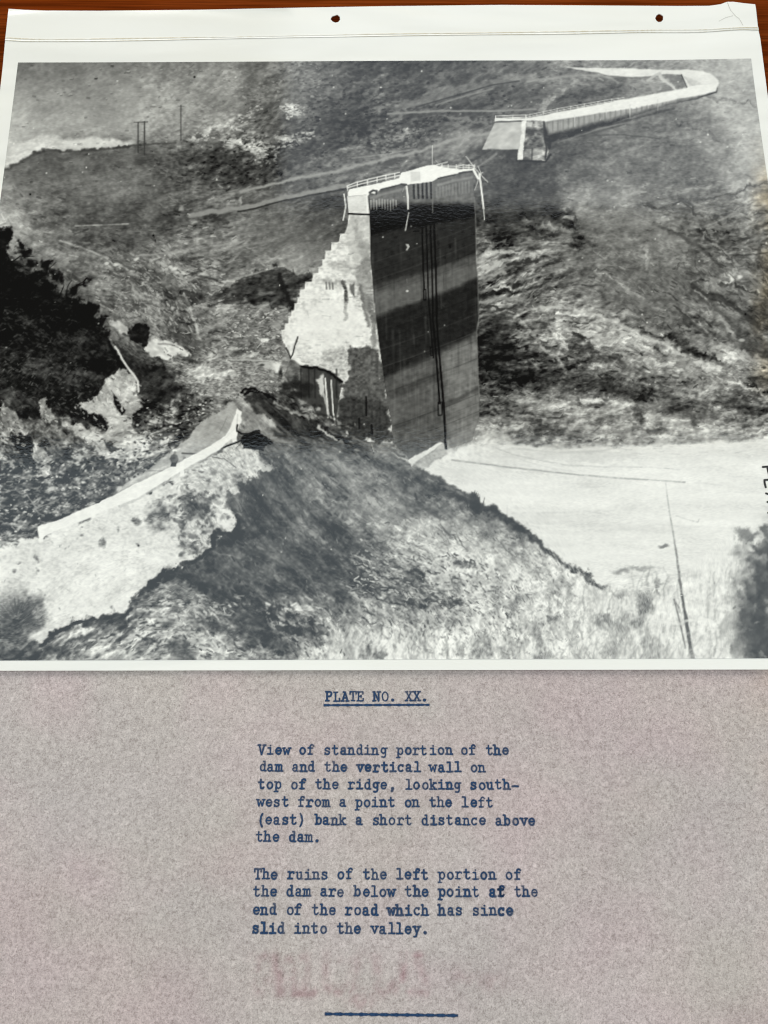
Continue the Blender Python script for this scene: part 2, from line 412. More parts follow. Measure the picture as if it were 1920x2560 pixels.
# how strong the grain is (x, y, amount)
# long slide streaks (x, y, amount)
STRK = [tuple(map(float, t.split(','))) for t in '''
640,1080,1 720,1120,1 620,1200,1 700,1250,1 800,1200,1 850,1300,1 900,1200,.8 1000,1230,.6 1100,1260,.5 600,1350,1 700,1380,1 800,1420,1 900,1420,.8 1000,1450,.6 1120,1380,.5 1250,1420,.4 600,1480,.7 700,1500,.7
200,220,0 500,220,0 800,230,0 1100,250,0 300,440,.1 650,420,.1 700,500,.5 700,600,.5 300,560,.2 1500,430,.2 1700,400,.3 1600,600,.2 1800,650,.3 1700,780,.4 1850,820,.4 1500,700,.2 1300,700,.5 1300,880,.4 1500,870,.4 1600,970,.4 1400,1040,.4 1750,1000,.4
200,650,.4 420,700,.5 550,680,.3 600,830,.1 500,930,0 420,1040,.1 350,900,.3 100,900,0 150,1050,.2 150,1200,0 60,1250,0 450,1530,.2 350,1580,.1 600,1580,.2 750,1560,.3 900,1560,.2 1050,1560,.2 1200,1560,.2 1000,1630,.2 1400,1600,.3 1650,1560,.4 1650,1450,.2 1800,1550,.3
'''.split()]
AMPS = [tuple(map(float, t.split(','))) for t in """
200,220,6 500,220,10 800,230,12 1100,250,11 100,330,7 300,440,9 500,420,17 650,420,19 300,560,11 700,500,10 850,420,14 1000,330,18 1100,370,12
1300,450,9 1500,430,11 1700,400,12 1850,350,10 1350,550,18 1550,520,12 1700,560,15 1850,560,18 1300,680,26 1500,660,15 1650,650,15 1600,740,12 1800,680,20 1850,770,18 1250,780,26
1250,880,30 1400,850,28 1550,870,28 1700,880,22 1400,950,26 1550,970,24 1750,970,24 1880,950,26 1350,1040,22 1550,1040,20 1750,1060,20
100,600,15 200,650,18 350,680,20 450,720,24 550,680,18 600,800,18 500,830,20 650,880,20 550,930,30 450,960,26 400,1040,30 350,900,18 100,900,13 150,1050,24 150,1200,30 60,1250,32 300,1150,28
660,1080,16 800,1120,18 950,1180,18 620,1220,13 750,1250,16 900,1250,17 1100,1230,20 620,1350,13 750,1400,17 900,1400,24 1000,1450,28 1120,1380,20 1250,1420,20 1350,1480,24 500,1450,18 600,1500,14 450,1530,28 350,1580,24 600,1580,28 750,1560,26 900,1560,24 1050,1560,26 1200,1560,26 1000,1630,16 1400,1600,20 1650,1560,12 1650,1450,10 1800,1550,12
""".split()]
def P6(s, ox, oy, k=2.592):
    return [(ox+float(a)/k, oy+float(b)/k) for a, b in (q.split(',') for q in s.split())]
def R(s): return [tuple(map(float, q.split(','))) for q in s.split()]
def paint():
    rs = np.random.RandomState(7)
    base = field(TONES, 26)
    amp = field(AMPS, 60)
    d2 = [(x, y, np.cos(2*np.radians(a))) for x, y, a in DIRS]; e2 = [(x, y, np.sin(2*np.radians(a))) for x, y, a in DIRS]
    ang = 0.5*np.arctan2(field(e2, 70), field(d2, 70)) + 0.25*fbm(XX, YY, 70, 70, 0, 3, 71)
    wn = rs.rand(CH, CW).astype(np.float32)
    n1 = lic(wn, ang, 2); n2 = lic(blur(wn, 1), ang, 4)
    n3 = lic(blur(rs.rand(CH, CW).astype(np.float32), 3), ang, 9)
    wx = XX+9*WX; wy = YY+9*WY
    mott = fbm(wx, wy, 52, 34, 0, 4, 11); mid = fbm(wx, wy, 17, 12, 0, 3, 31); fine = fbm(XX, YY, 6.5, 5, 0, 2, 41)
    grain = blur(rs.randn(CH, CW).astype(np.float32), 0.7); grain = grain/grain.std()
    # crumpled ground lit from the left: slope of a height field drawn out along the lie of the land
    def rel(h, d):
        g = np.roll(h, -d, 1)-np.roll(h, d, 1)+0.8*(np.roll(h, -d, 0)-np.roll(h, d, 0)); return g/g.std()
    nb = lambda r: blur(rs.rand(CH, CW).astype(np.float32), r)
    r1 = rel(lic(nb(1), ang, 5), 1); r2 = rel(lic(nb(2), ang, 8), 2); r3 = rel(lic(nb(5), ang, 8, 2.0), 4); r4 = rel(lic(nb(10), ang, 9, 3.0), 8)
    rf = rel(fbm(wx, wy, 40, 26, 0, 5, 19, .6, True), 1)
    st = lambda q: q/q.std()
    flow = np.clip((amp-9)/14, 0, 1)
    far = .45*st(mid)+.75*st(mott)+.5*st(fine)+.35*n1+.4*r1+.35*r2+.3*r3+.25*grain
    near = .70*r1+.66*r2+.25*grain+.62*r3+.5*r4+.40*rf+.45*st(mott)+.32*st(mid)+.28*n1+.3*st(fine)
    lng = st(lic(nb(1), ang, 12, 1.6))*.75+st(lic(nb(2), ang, 13, 3.0))*.55+st(lic(nb(5), ang, 13, 4.0))*.6+rel(lic(nb(2), ang, 12, 2.4), 2)*.6+.3*n1+.2*grain+.4*st(mott)+.2*st(fine)
    sk = np.clip(field(STRK, 60), 0, 1)
    G = st(far)*(1-flow)+st(near)*flow
    G = G*(1-.62*sk)+.85*sk*st(lng)
    G = st(G)
    G = np.where(G > 0, G*(1+.16*G), G*(1-.03*G))
    bright = np.clip(n1-1.5, 0, 2)*.5
    G = np.clip(G+bright*flow, -2.6, 3.2)
    T = G*1.0
    A.V = base + amp*(.70+.42*np.clip((amp-8)/16, 0, 1))*G
    A.G = G
    # crumbs, clods and tufts: short marks lying along the ground, each a lit and a shaded side
    wgt = np.clip(amp-6, 0, 30)/24
    N = 15000; qx = rs.uniform(-60, 1990, N); qy = rs.uniform(150, 1660, N); ii = np.clip(((qy-PY0)*SC).astype(int), 0, CH-1); jj = np.clip(((qx-PX0)*SC).astype(int), 0, CW-1)
    for x, y, i, j in zip(qx, qy, ii, jj):
        wq = wgt[i, j]
        if rs.rand() > wq*1.3 or (780 < x < 1190 and 420 < y < 1080) or (y > 1110 and x > 1060+ (y-1150)*1.6 and y < 1430): continue
        a = ang[i, j]+rs.randn()*.35; L = rs.uniform(3, 13)*(1+.6*sk[i, j]); c, s_ = np.cos(a), np.sin(a); k = amp[i, j]; b = A.V[i, j]; ww = rs.uniform(1.6, 4.2)
        off = ww*.75
        if rs.rand() < .62: mark(x-c*L/2, y-s_*L/2+off, x+c*L/2, y+s_*L/2+off, ww, b-k*rs.uniform(.8, 2.4), rs.uniform(.35, .85))
        if rs.rand() < .62: mark(x-c*L/2, y-s_*L/2-off, x+c*L/2, y+s_*L/2-off, ww*.9, b+k*rs.uniform(.8, 2.6), rs.uniform(.35, .85))

    def acc(ox, oy, k, txt, al=.8, soft=2.1, rag=9):
        for q in txt.strip().split(';'):
            q = q.strip()
            if not q: continue
            pts, w_, t_ = q.split('|'); w_ = float(w_)/k
            line(P6(pts, ox, oy, k), w_, float(t_), al*rs.uniform(.7, 1.0)*(.62 if w_ < 4.2 else 1), w2=w_*.4, soft=soft, rag=rag, tex=(14, G), mod=.45+.75*shr)
    def litter(poly_, n, tones, L0=2, L1=9, w0=1.3, w1=3.2, a_=None, al=(.3, .85)):
        p = np.array(poly_); x0, y0 = p.min(0); x1, y1 = p.max(0)
        sl, m = pmask(poly_, 1.0)
        for _ in range(n):
            x = rs.uniform(x0, x1); y = rs.uniform(y0, y1); i = int((y-PY0)*SC); j = int((x-PX0)*SC)
            if not (0 <= i < CH and 0 <= j < CW): continue
            ii_ = i-sl[0].start; jj_ = j-sl[1].start
            if not (0 <= ii_ < m.shape[0] and 0 <= jj_ < m.shape[1]) or m[ii_, jj_] < .5: continue
            an = ang[i, j]+rs.randn()*.4 if a_ is None else a_+rs.randn()*.35
            L = rs.uniform(L0, L1); mark(x, y, x+L*np.cos(an), y+L*np.sin(an), rs.uniform(w0, w1), rs.choice(tones), rs.uniform(*al))
    shr = np.clip(mid*3.2+mott*1.4+fine*.8+0.55, 0, 1)
    crumbs = np.clip((fine*1.4+n1*0.45-0.35)*2.2, 0, 1)       # small bright stones
    pits = np.clip((-fine*1.4-n2*0.45-0.3)*2.2, 0, 1)
    clump = np.clip(mid*2.5+mott*1.5+0.5, 0, 1)
    shr = np.clip(mid*3.2+mott*1.4+fine*.8+0.55, 0, 1)
    # --- valley behind, ridge at upper left
    poly(R("-180,345 20,352 60,347 140,336 156,346 240,344 312,350 335,357 300,368 260,373 200,377 150,377 108,379 85,386 45,406 12,420 -180,470"), 198, 7, 5, 0.85, (7, G))
    poly(R("28,362 70,352 110,362 150,372 112,378 88,384 50,402 20,412"), 212, 6, 5, 0.6, (5, G))
    poly(R("150,346 240,347 305,352 290,362 220,368 160,366"), 208, 6, 4, 0.5)
    line(R("40,385 70,372 100,380"), 4, 180, 0.6, soft=3, rag=6)
    line(R("105,372 125,376 150,375"), 5, 118, 0.8, soft=2, rag=4)
    line(R("-180,478 -60,446 12,420 45,406 85,387 112,379 150,377"), 8, 78, 0.8, soft=4, rag=5)
    line(R("150,378 200,378 240,376 262,373 300,368 350,362 440,357"), 4, 70, 0.75, soft=3, rag=7)
    for x in rs.uniform(90, 330, 26):
        y = np.interp(x, [90, 112, 150, 200, 262, 300, 350], [384, 378, 375, 376, 371, 366, 362]); spot(x, y, rs.uniform(3, 8), 3.0, 62, 0.7, 0, 0.8, 5)
    # scrub belts on the far slopes
    for x, y, rx, ry, t, al, a in [(560, 400, 110, 18, 52, .75, .25), (600, 440, 70, 18, 48, .8, .35), (700, 400, 60, 26, 52, .7, 0), (690, 440, 40, 30, 45, .7, .3), (880, 330, 90, 40, 52, .55, 0),
                                   (820, 280, 70, 24, 58, .5, .1), (960, 330, 60, 30, 58, .5, 0), (760, 360, 60, 30, 60, .5, 0), (1100, 300, 90, 14, 55, .6, 0), (920, 270, 50, 18, 56, .5, 0), (1250, 245, 60, 20, 66, .5, -.1), (1450, 255, 80, 20, 70, .6, -.2), (990, 240, 60, 14, 62, .4, -.2),
                                   (650, 300, 40, 26, 78, .4, 0), (880, 380, 70, 12, 60, .4, -.1)]:
        spot(x, y, rx, ry, t, al, a, 0.9, 22, (10, G), clump)
    for x, y, rx, ry, t, al, a in [(530, 335, 60, 12, 200, .95, -.3), (575, 312, 30, 8, 185, .8, -.5), (605, 285, 40, 9, 170, .7, -.6), (470, 345, 18, 5, 190, .7, 0), (610, 355, 48, 11, 200, .95, 0), (640, 372, 24, 14, 195, .8, .9), (660, 355, 40, 8, 195, .8, -.2), (730, 345, 52, 13, 180, .9, -.15),
                                   (725, 275, 26, 13, 195, .9, .2), (650, 400, 12, 14, 175, .6, .5), (1022, 323, 10, 9, 190, .9, 0), (950, 345, 60, 24, 125, .6, 0), (1000, 360, 26, 16, 145, .6, 0), (880, 365, 40, 20, 120, .6, 0), (930, 240, 34, 7, 130, .6, .1), (800, 390, 24, 14, 130, .6, 0), (750, 180, 34, 20, 130, .55, 0), (860, 195, 14, 5, 140, .6, 0),
                                   (1200, 300, 30, 8, 130, .7, .4), (300, 222, 18, 6, 165, .6, -.2), (380, 215, 16, 7, 150, .6, .3), (440, 200, 40, 20, 145, .5, 0), (560, 200, 40, 30, 145, .4, 0), (380, 290, 26, 16, 160, .4, 0), (640, 230, 40, 18, 130, .5, 0)]:
        spot(x, y, rx, ry, t, al, a, 0.9, 14, (16, G), shr)
    # separate bushes on the far slopes
    dens = np.clip(mott*1.6+.42, 0, 1)
    for k in range(5200):
        x = rs.uniform(30, 1460); y = rs.uniform(155, 460); i = int((y-PY0)*SC); j = int((x-PX0)*SC)
        zone = np.exp(-((x-620)/130)**2-((y-415)/38)**2)+np.exp(-((x-860)/190)**2-((y-300)/75)**2)+.6*np.exp(-((x-1130)/110)**2-((y-300)/14)**2)+.5*np.exp(-((x-1280)/170)**2-((y-250)/24)**2)+.10
        if rs.rand() > zone*dens[i, j]*1.5: continue
        b = A.V[i, j]; L = rs.uniform(1, 6)
        mark(x-L/2, y, x+L/2, y+rs.uniform(-1, 1), rs.uniform(2, 4.6), b-rs.uniform(18, 46), rs.uniform(.4, .9))
        if rs.rand() < .5: mark(x-L/2-1, y-3, x+L/2-1, y-3, rs.uniform(1.4, 2.6), b+rs.uniform(14, 46), rs.uniform(.3, .7))
    for q, n, tn in (("470,350 480,335 560,318 640,258 660,262 610,318 590,345 520,350", 260, [165, 180, 195, 120, 85]), ("548,345 650,342 668,372 655,400 630,375 560,362", 230, [170, 185, 200, 120, 60]), ("684,352 700,338 786,326 780,345 740,362 700,372", 230, [165, 180, 195, 110, 60]), ("698,262 748,258 752,285 715,296", 150, [190, 210, 130, 70]), ("640,365 700,350 690,410 645,420", 160, [150, 175, 60, 50]), ("930,340 1060,310 1080,350 960,385 900,375", 260, [130, 150, 60, 50, 52]), ("690,160 800,150 810,250 650,260 620,220", 260, [120, 135, 150, 80]), ("400,170 600,165 640,250 480,330 380,260", 320, [140, 155, 165, 105])):
        litter(R(q), n, tn, 2, 7, 1.6, 4.0, a_=0.0, al=(.3, .85))
    acc(1120, 128, 2.074, "470,295 520,250 580,210 640,175 720,140 820,128|34|138;560,250 660,215 760,190|30|70;700,225 850,190 960,180|24|78;640,240 740,225|16|74;820,130 900,160 880,165|10|140;560,590 600,640 680,720|20|118;780,480 830,540 920,620|14|130;820,480 860,500|20|138;720,740 760,755|22|165;800,820 950,795|14|165;880,130 1060,120|8|90;1160,360 1300,400 1450,470|14|84;1330,230 1480,260 1600,280|16|100;1440,470 1520,520 1600,590|18|160;1540,440 1600,480|16|150;560,520 700,540 820,560|14|84", .7, 3, 10)
    # paths
    poly(R("969,283 1007,254 1083,226 1210,199 1273,186 1340,188 1350,205 1298,202 1167,231 1041,267"), 122, 4, 6, .75, (7, G))
    line(R("1041,267 1100,250 1167,231 1231,212 1298,202"), 3, 62, .85, soft=1.6)
    line(R("1090,262 1167,238 1231,222"), 4, 138, .6, soft=2)
    line(R("969,285 1030,281 1096,277 1231,277 1340,273"), 5, 135, .75, soft=2, rag=4)
    line(R("1010,290 1100,284 1200,283"), 4, 70, .5, soft=3)
    line(R("1110,292 1170,298 1215,312"), 6, 120, .7, soft=3, rag=6)
    poly(R("1040,395 1090,352 1150,330 1232,318 1232,345 1170,370 1120,385"), 140, 9, 10, .7, (8, G))
    line(R("600,478 682,460 766,440 842,427 935,404 1041,380 1125,351 1226,330"), 7, 148, .75, soft=3, rag=4)
    line(R("690,470 766,450 850,436 935,415 1020,395"), 4, 85, .5, soft=3)
    line(R("880,395 960,386 1040,372"), 3, 160, .5, soft=2)
    line(R("480,535 594,522 655,510 716,493 771,482 868,463"), 12, 138, .75, soft=3, rag=4)
    line(R("594,529 640,520 716,500 771,489 868,471"), 3.5, 48, .8, soft=1.6, rag=3)
    poly(R("760,505 820,485 872,478 872,500 850,540 790,535"), 55, 10, 10, .6, (6, G))
    line(R("600,650 700,610 790,560 850,530"), 14, 75, .35, soft=10, rag=8)
    line(R("470,640 560,625 660,604"), 4, 140, .5, soft=3, rag=5)
    line(R("187,564 240,562 320,559"), 3.2, 172, .9, soft=1.3)
    line(R("80,561 200,556 330,553 470,548"), 9, 66, .5, soft=6, rag=8)
    spot(600, 500, 3, 12, 168, .8, .2, .6, 6); spot(452, 523, 5, 7, 175, .7, -.5, .6, 6)
    # poles
    for p, w in ((R("345,306 345,381"), 3.0), (R("361,304 361,386"), 3.2), (R("452,263 452,350"), 2.4)): line(p, w, 60, .85)
    line(R("335,305 369,304"), 2.6, 70, .8); line(R("444,266 460,265"), 2, 95, .7)
    # --- ground left of the dam: pale ribs, dark mound
    poly(R("575,700 600,690 640,682 698,666 729,678 779,686 762,720 738,752 735,778 700,760 650,766 600,757 545,762 480,762 462,746 460,722 520,738 570,722"), 50, 4, 14, .85, (13, G))
    line(R("572,700 610,690 640,683 690,668"), 3, 150, .7, soft=2, rag=6)
    line(R("698,690 720,740 735,780"), 12, 34, .7, soft=4, rag=6)
    poly(R("560,764 640,768 700,765 720,800 705,850 640,860 560,840 540,800"), 116, 10, 12, .45, (16, fine*2.0+n1*.5))
    for s, w, t in [("457,724 473,763 488,804 500,849 517,868", 6, 178), ("300,660 345,690 375,720 400,745 430,770", 6, 172), ("395,655 425,670 450,690 458,724", 6, 165), ("330,725 360,745 400,760", 6, 158), ("430,668 470,690", 9, 195), ("150,600 220,625 270,645", 5, 165), ("340,640 380,636 440,630 510,617 620,602", 4, 150), ("500,690 540,700 562,710", 4, 60), ("460,690 530,668 560,680", 4, 70)]:
        line(R(s), w, t, .75, soft=2.5, rag=8, mod=shr*.6+.45)
    for x, y in ((290, 660), (268, 658), (342, 648), (425, 666), (435, 670)): spot(x, y, 7, 4, 205, .9, -.2, .5, 3)
    for x, y, rx, ry, a in ((390, 690, 60, 10, .2), (440, 730, 40, 16, .3), (300, 690, 40, 8, .1), (500, 720, 30, 14, .1), (480, 860, 40, 22, .5), (430, 830, 40, 12, .3), (300, 760, 50, 10, .1), (250, 745, 40, 8, .1), (520, 700, 40, 6, -.2)):
        spot(x, y, rx, ry, 66, .6, a, .9, 16, (8, G))
    poly(R("270,806 290,804 330,828 322,838 296,830"), 178, 2, 6, .85, (10, G))
    poly(R("362,870 384,842 410,850 437,848 452,866 476,890 405,896 380,884"), 212, 3, 7, .92, (10, n2))
    line(R("395,858 430,862 445,868"), 4, 120, .6, soft=2, rag=5)
    spot(520, 862, 40, 26, 150, .5, .6, .8, 12, (12, G)); spot(540, 770, 60, 16, 160, .5, .1, .8, 12, (14, G))
    acc(300, 700, 4.1475, """0,90 80,50 180,80 220,130 300,170|16|168;470,70 550,110 560,200 600,260|16|168;0,20 130,50|12|160;650,100 720,260 780,430 830,620 900,690|18|172;640,290 700,300 740,390|16|178;430,180 540,200 560,250|32|168;760,260 850,280 1000,290 1160,300|18|162;1000,270 1020,380|18|152;180,60 300,110 470,100 330,130|26|58;650,130 700,110 850,150 800,220|42|46;700,230 900,250 1100,240 1400,250|22|52;1130,90 1300,180 1600,220|60|46;1580,260 1659,300|40|32;560,290 680,330 760,420 770,490|32|56;540,520 700,580 830,640 900,760|46|66;470,620 600,640 700,740 850,790|36|76;630,90 770,30|14|58;0,190 160,230 220,280|22|76;0,250 200,270|14|80;60,400 200,380 280,400|14|74;20,350 160,330 260,350|10|150;40,440 180,420|10|150;840,500 1000,560 1080,640|40|165;940,620 1100,680 1180,740|20|150;1480,620 1540,620|28|228;1570,600 1610,600|32|172;1190,360 1230,350|24|195;640,830 760,820 850,850|26|38;680,930 760,900 860,910|16|222;690,1180 760,1190 740,1220|32|34;300,860 330,840 400,870|44|38;200,960 350,970 480,1010|30|34;420,560 480,580 600,600|10|150""")
    acc(0, 560, 4.1475, """560,200 690,235|12|165;690,235 860,290 1080,370|14|72;840,310 960,320 1090,370|12|160;880,360 1080,390 1000,400|26|62;740,380 840,400 800,430|30|66;400,200 560,220 700,290|20|140;620,290 740,320 850,350|12|150;700,480 740,500 730,560|16|170;780,490 900,480|16|175;1240,490 1300,560 1480,720 1550,760|16|165;1420,500 1560,560 1650,610|16|172;1080,510 1160,500|18|80;1440,600 1560,640 1640,690|22|60;1480,560 1560,580|16|74;1000,580 1200,600 1400,650|14|150;1060,800 1130,800 1170,830|12|170;1040,900 1130,890 1240,940|14|165;1180,980 1290,980 1320,1020|20|80;1250,930 1400,920 1500,950|12|74;900,660 1100,690 1300,720|14|78;1100,740 1300,780 1480,800|18|74;880,720 1000,740 1160,760|10|146;300,230 380,260|16|185;80,200 60,260 150,210|18|170;1330,990 1520,990|10|150""")
    litter(R("250,640 560,650 560,760 700,770 700,900 420,900 330,810 230,760"), 900, [58, 72, 150, 170, 185], 3, 12)
    litter(R("420,895 690,905 700,985 560,1000 470,980"), 900, [40, 60, 160, 195, 225], 2, 7, al=(.35, .9))
    litter(R("560,770 700,770 720,850 700,900 560,880"), 350, [60, 80, 165, 190, 215], 2, 5)
    # broken ground with stones, level with the foot of the dam
    poly(R("405,898 480,892 570,900 690,905 700,985 640,975 600,985 540,1000 470,975 455,925"), 132, 6, 14, .6, (34, fine*1.3+n1*.55))
    poly(R("458,922 520,912 560,925 600,930 560,948 500,942"), 196, 5, 12, .7, (22, G))
    line(R("572,899 630,900 686,902"), 2.2, 182, .85); line(R("575,903 686,906"), 2, 80, .6)
    poly(R("640,905 685,904 690,925 660,918"), 185, 3, 4, .8); spot(692, 918, 9, 12, 225, .9, 0, .5, 5)
    spot(662, 849, 10, 4, 222, .9); spot(690, 812, 14, 10, 150, .8, 0, .6, 4); spot(590, 840, 8, 4, 190, .7)
    spot(480, 898, 24, 6, 45, .7, .1, .7, 8); spot(655, 912, 6, 3, 40, .8)
    # --- brush-covered bank at left
    poly(R("-180,560 0,572 22,576 32,588 18,602 12,620 24,640 40,655 56,672 86,682 112,706 142,716 172,740 197,748 233,768 258,800 273,830 268,858 287,880 300,910 330,950 345,1000 340,1060 310,1110 280,1090 200,1040 120,1040 -180,1060"), 30, 5, 10, 1.0, (9, G))
    poly(R("-180,600 10,618 30,655 86,690 150,722 200,752 235,775 262,812 268,850 250,890 190,870 120,850 60,840 -180,850"), 15, 12, 14, .92, (8, G))
    for x, y, rx, ry in ((60, 628, 22, 10), (50, 612, 12, 8), (68, 660, 20, 16), (112, 668, 18, 16), (105, 690, 14, 10), (140, 690, 10, 16), (180, 722, 14, 10), (200, 712, 18, 6), (214, 702, 10, 5), (230, 770, 12, 12), (15, 588, 16, 12), (8, 640, 14, 20), (125, 657, 12, 6)):
        spot(x, y, rx, ry, 16, .95, -.35, .6, 16)
    for s in ("14,640 12,612 24,598", "30,655 50,640 84,640", "150,738 158,716 156,700", "165,738 168,716 178,700", "190,712 206,704 222,694", "120,690 126,668 140,655"): line(R(s), 3.2, 24, .8, w2=1.2, rag=5)
    for x, y, rx, ry in ((58, 662, 22, 16), (105, 705, 18, 10), (60, 681, 14, 4)): spot(x, y, rx, ry, 120, .5, .2, .7, 12, (22, G), np.clip(mid*3, 0, 1))
    for k in range(1000):
        x = rs.uniform(-170, 330); y = rs.uniform(770, 1030)
        if y > 880+0.3*abs(x-120) or rs.rand() < .45:
            if x > 175+ (y-760)*0.45: continue
            a = rs.uniform(-.9, .9); L = rs.uniform(6, 22)
            line([(x, y), (x+L*np.cos(a)*.5, y+L*np.sin(a)*.5-2), (x+L*np.cos(a), y+L*np.sin(a))], rs.uniform(1.5, 4), rs.uniform(40, 120), rs.uniform(.15, .5), soft=2.0, rag=6)
    for x, y, rx, ry, t, al in ((70, 800, 30, 14, 70, .5), (110, 830, 18, 6, 95, .4), (190, 850, 40, 14, 70, .6), (130, 840, 30, 10, 60, .5), (100, 920, 60, 20, 80, .5), (40, 880, 40, 20, 60, .5), (200, 935, 40, 18, 85, .6), (30, 990, 50, 20, 110, .6), (230, 830, 16, 30, 22, .8), (245, 912, 24, 22, 8, .95), (150, 1000, 46, 20, 18, .8), (180, 900, 36, 12, 28, .6), (70, 960, 50, 14, 40, .5)):
        spot(x, y, rx, ry, t, al, .2, .9, 22, (14, G))
    for k in range(1500):
        x = rs.uniform(-60, 300); y = rs.uniform(600, 1030)
        if y < 600+max(0, x-20)*.85 or x > 175+(y-760)*.45+60: continue
        dk = np.clip((y-640-x*.55)/260, .05, 1); a = rs.uniform(-1.2, 1.2); L = rs.uniform(3, 10)
        mark(x, y, x+L*np.cos(a), y+L*np.sin(a), rs.uniform(1.4, 3.4), rs.choice([6, 14, 40+60*dk, 70+60*dk]), rs.uniform(.15, .25+.4*dk))
    # gully right of the bank
    poly(R("278,846 320,856 405,900 420,930 450,960 440,1000 400,1010 370,985 348,983 344,950 316,916"), 44, 5, 8, .9, (11, G))
    poly(R("280,842 330,850 400,900 408,918 370,915 320,880"), 88, 5, 6, .75, (22, fine*1.5+n1*.6))
    poly(R("320,836 346,810 376,812 374,854 362,870 340,856"), 24, 3, 10, .95, (8, G))
    for x, y, rx, ry in ((385, 912, 14, 12), (365, 940, 30, 14), (420, 950, 26, 24), (455, 985, 22, 18), (400, 985, 30, 12), (372, 970, 24, 16)): spot(x, y, rx, ry, 36, .7, .3, .8, 14, (14, G), clump)
    # pale cliff with holes
    poly(P6("520,820 620,750 700,640 740,590 780,560 840,600 890,650 900,760 930,800 862,860 858,980 920,1020 990,1080 860,1190 720,1130 600,1070 480,1010 430,960 400,900 480,930 560,960 640,1000 690,960 680,905 560,855", 0, 700), 172, 3, 8, .95, (20, G))
    poly(P6("700,650 760,620 850,650 880,740 800,800 730,720", 0, 700), 192, 6, 8, .7, (14, G))
    poly(P6("560,830 700,760 780,860 850,950 800,960 690,900", 0, 700), 196, 6, 8, .7, (14, G))
    line(P6("745,430 790,510 830,570 870,620 893,655 897,720", 0, 700), 5, 205, .9, soft=1.5, rag=3)
    line(P6("700,400 740,470 790,570", 0, 700), 9, 20, .8, soft=3, rag=4)
    poly(P6("720,715 765,780 818,845 800,885 748,830", 0, 700), 20, 2, 4, .95, (5, G))
    poly(P6("530,820 560,858 682,905 672,968 600,952 540,905", 0, 700), 16, 2, 4, .97, (5, G))
    poly(P6("440,810 530,830 545,900 600,955 560,960 470,920", 0, 700), 30, 4, 8, .8, (8, G))
    for s, t in (("0,790 100,840 170,970 150,1000 70,1000 0,1060", 150), ("240,780 300,780 355,900 320,940 260,860", 165), ("200,1010 240,1060 290,1120 340,1160 310,1250 260,1260 230,1180", 182), ("0,1120 80,1180 60,1200 0,1170", 185), ("430,930 500,1000 460,1040 420,990", 150), ("600,1060 720,1120 860,1190 800,1200 640,1110", 190)):
        poly(P6(s, 0, 700), t, 3, 10, .85, (24, G))
    poly(P6("62,1005 130,990 205,1012 215,1120 240,1230 170,1180 100,1080", 0, 700), 24, 3, 8, .9, (8, G))
    poly(P6("290,1190 340,1160 320,1200", 0, 700), 40, 2, 3, .9); poly(P6("640,1020 700,1050 800,1110 720,1100", 0, 700), 38, 2, 8, .8); poly(P6("340,820 420,950 480,1010 560,1060 480,1040 380,980", 0, 700), 40, 6, 8, .75, (14, G))
    for q, n in (("180,1010 240,985 285,925 345,955 360,1010 332,1040 335,1080 385,1115 330,1160 230,1115 160,1070", 420), ("-20,1000 70,1080 60,1120 -20,1110", 120), ("80,1090 130,1140 115,1190 85,1150", 90), ("90,1000 140,1050 120,1070", 60)):
        litter(R(q), n, [60, 95, 120, 205, 225, 235], 2, 10, al=(.25, .7))
    litter(R("-20,1040 60,1090 140,1200 330,1160 340,1080 420,1020 520,1020 460,1080 340,1190 90,1310 -20,1350"), 1400, [24, 34, 60, 110, 150, 200], 2, 8, al=(.3, .8))
    # scree with stones below the cliff
    for k in range(1500):
        x = rs.uniform(-20, 530); y = rs.uniform(975, 1340)
        yr = np.interp(x, [0, 96, 231, 347, 420, 480, 540], [1365, 1312, 1258, 1205, 1140, 1070, 1020]); yc = np.interp(x, [-20, 100, 200, 300, 345, 400, 540], [1170, 1150, 1120, 1130, 1020, 1000, 1000])
        if y > yr-6 or y < yc: continue
        b = rs.rand()
        spot(x, y, rs.uniform(1.6, 5), rs.uniform(1.2, 3), 160+80*b if b > .55 else 22+40*b, rs.uniform(.4, .9), rs.uniform(-.5, .5), .7, 3)
    line(R("66,1235 84,1262 92,1270"), 3, 150, .7, rag=3); line(R("84,1275 110,1262 135,1256"), 3, 140, .6, rag=4); line(R("86,1270 98,1285 110,1290"), 3, 150, .6, rag=4)
    # --- road and its white parapet
    poly(R("584,1001 560,1022 541,1037 500,1052 483,1076 463,1105 440,1120 366,1174 293,1228 347,1215 444,1160 528,1113 563,1092 582,1066 592,1024 600,1010"), 166, 3, 6, .95, (8, G))
    poly(R("366,1174 440,1122 470,1120 440,1155 355,1200 300,1226"), 186, 4, 6, .6, (12, G))
    line(R("455,1133 490,1134"), 3, 60, .8, soft=1.6, rag=2); line(R("360,1176 410,1177"), 2, 90, .6, rag=3); line(R("372,1160 400,1140"), 3, 110, .5, rag=5)
    line(R("536,1080 548,1084 560,1060 568,1040"), 1.6, 110, .5, rag=4)
    # pale ground in front
    poly(R("-180,1440 0,1372 93,1335 231,1285 347,1242 455,1175 540,1130 586,1092 602,1108 640,1140 655,1165 640,1190 612,1208 585,1228 560,1240 590,1285 598,1316 579,1331 536,1327 532,1366 494,1393 444,1416 405,1435 363,1474 336,1497 305,1536 251,1540 185,1559 181,1570 135,1578 108,1613 80,1600 46,1628 0,1620 -180,1640"), 212, 4.5, 15, 1.0, (8, .5*G+.6*st(fine)+.6*st(mott)+.3*n1))
    poly(R("455,1180 540,1132 586,1094 645,1150 640,1185 580,1225 540,1260 560,1320 520,1360 470,1380 440,1330 450,1260"), 176, 14, 14, .75, (34, fine*1.4+n1*.4))
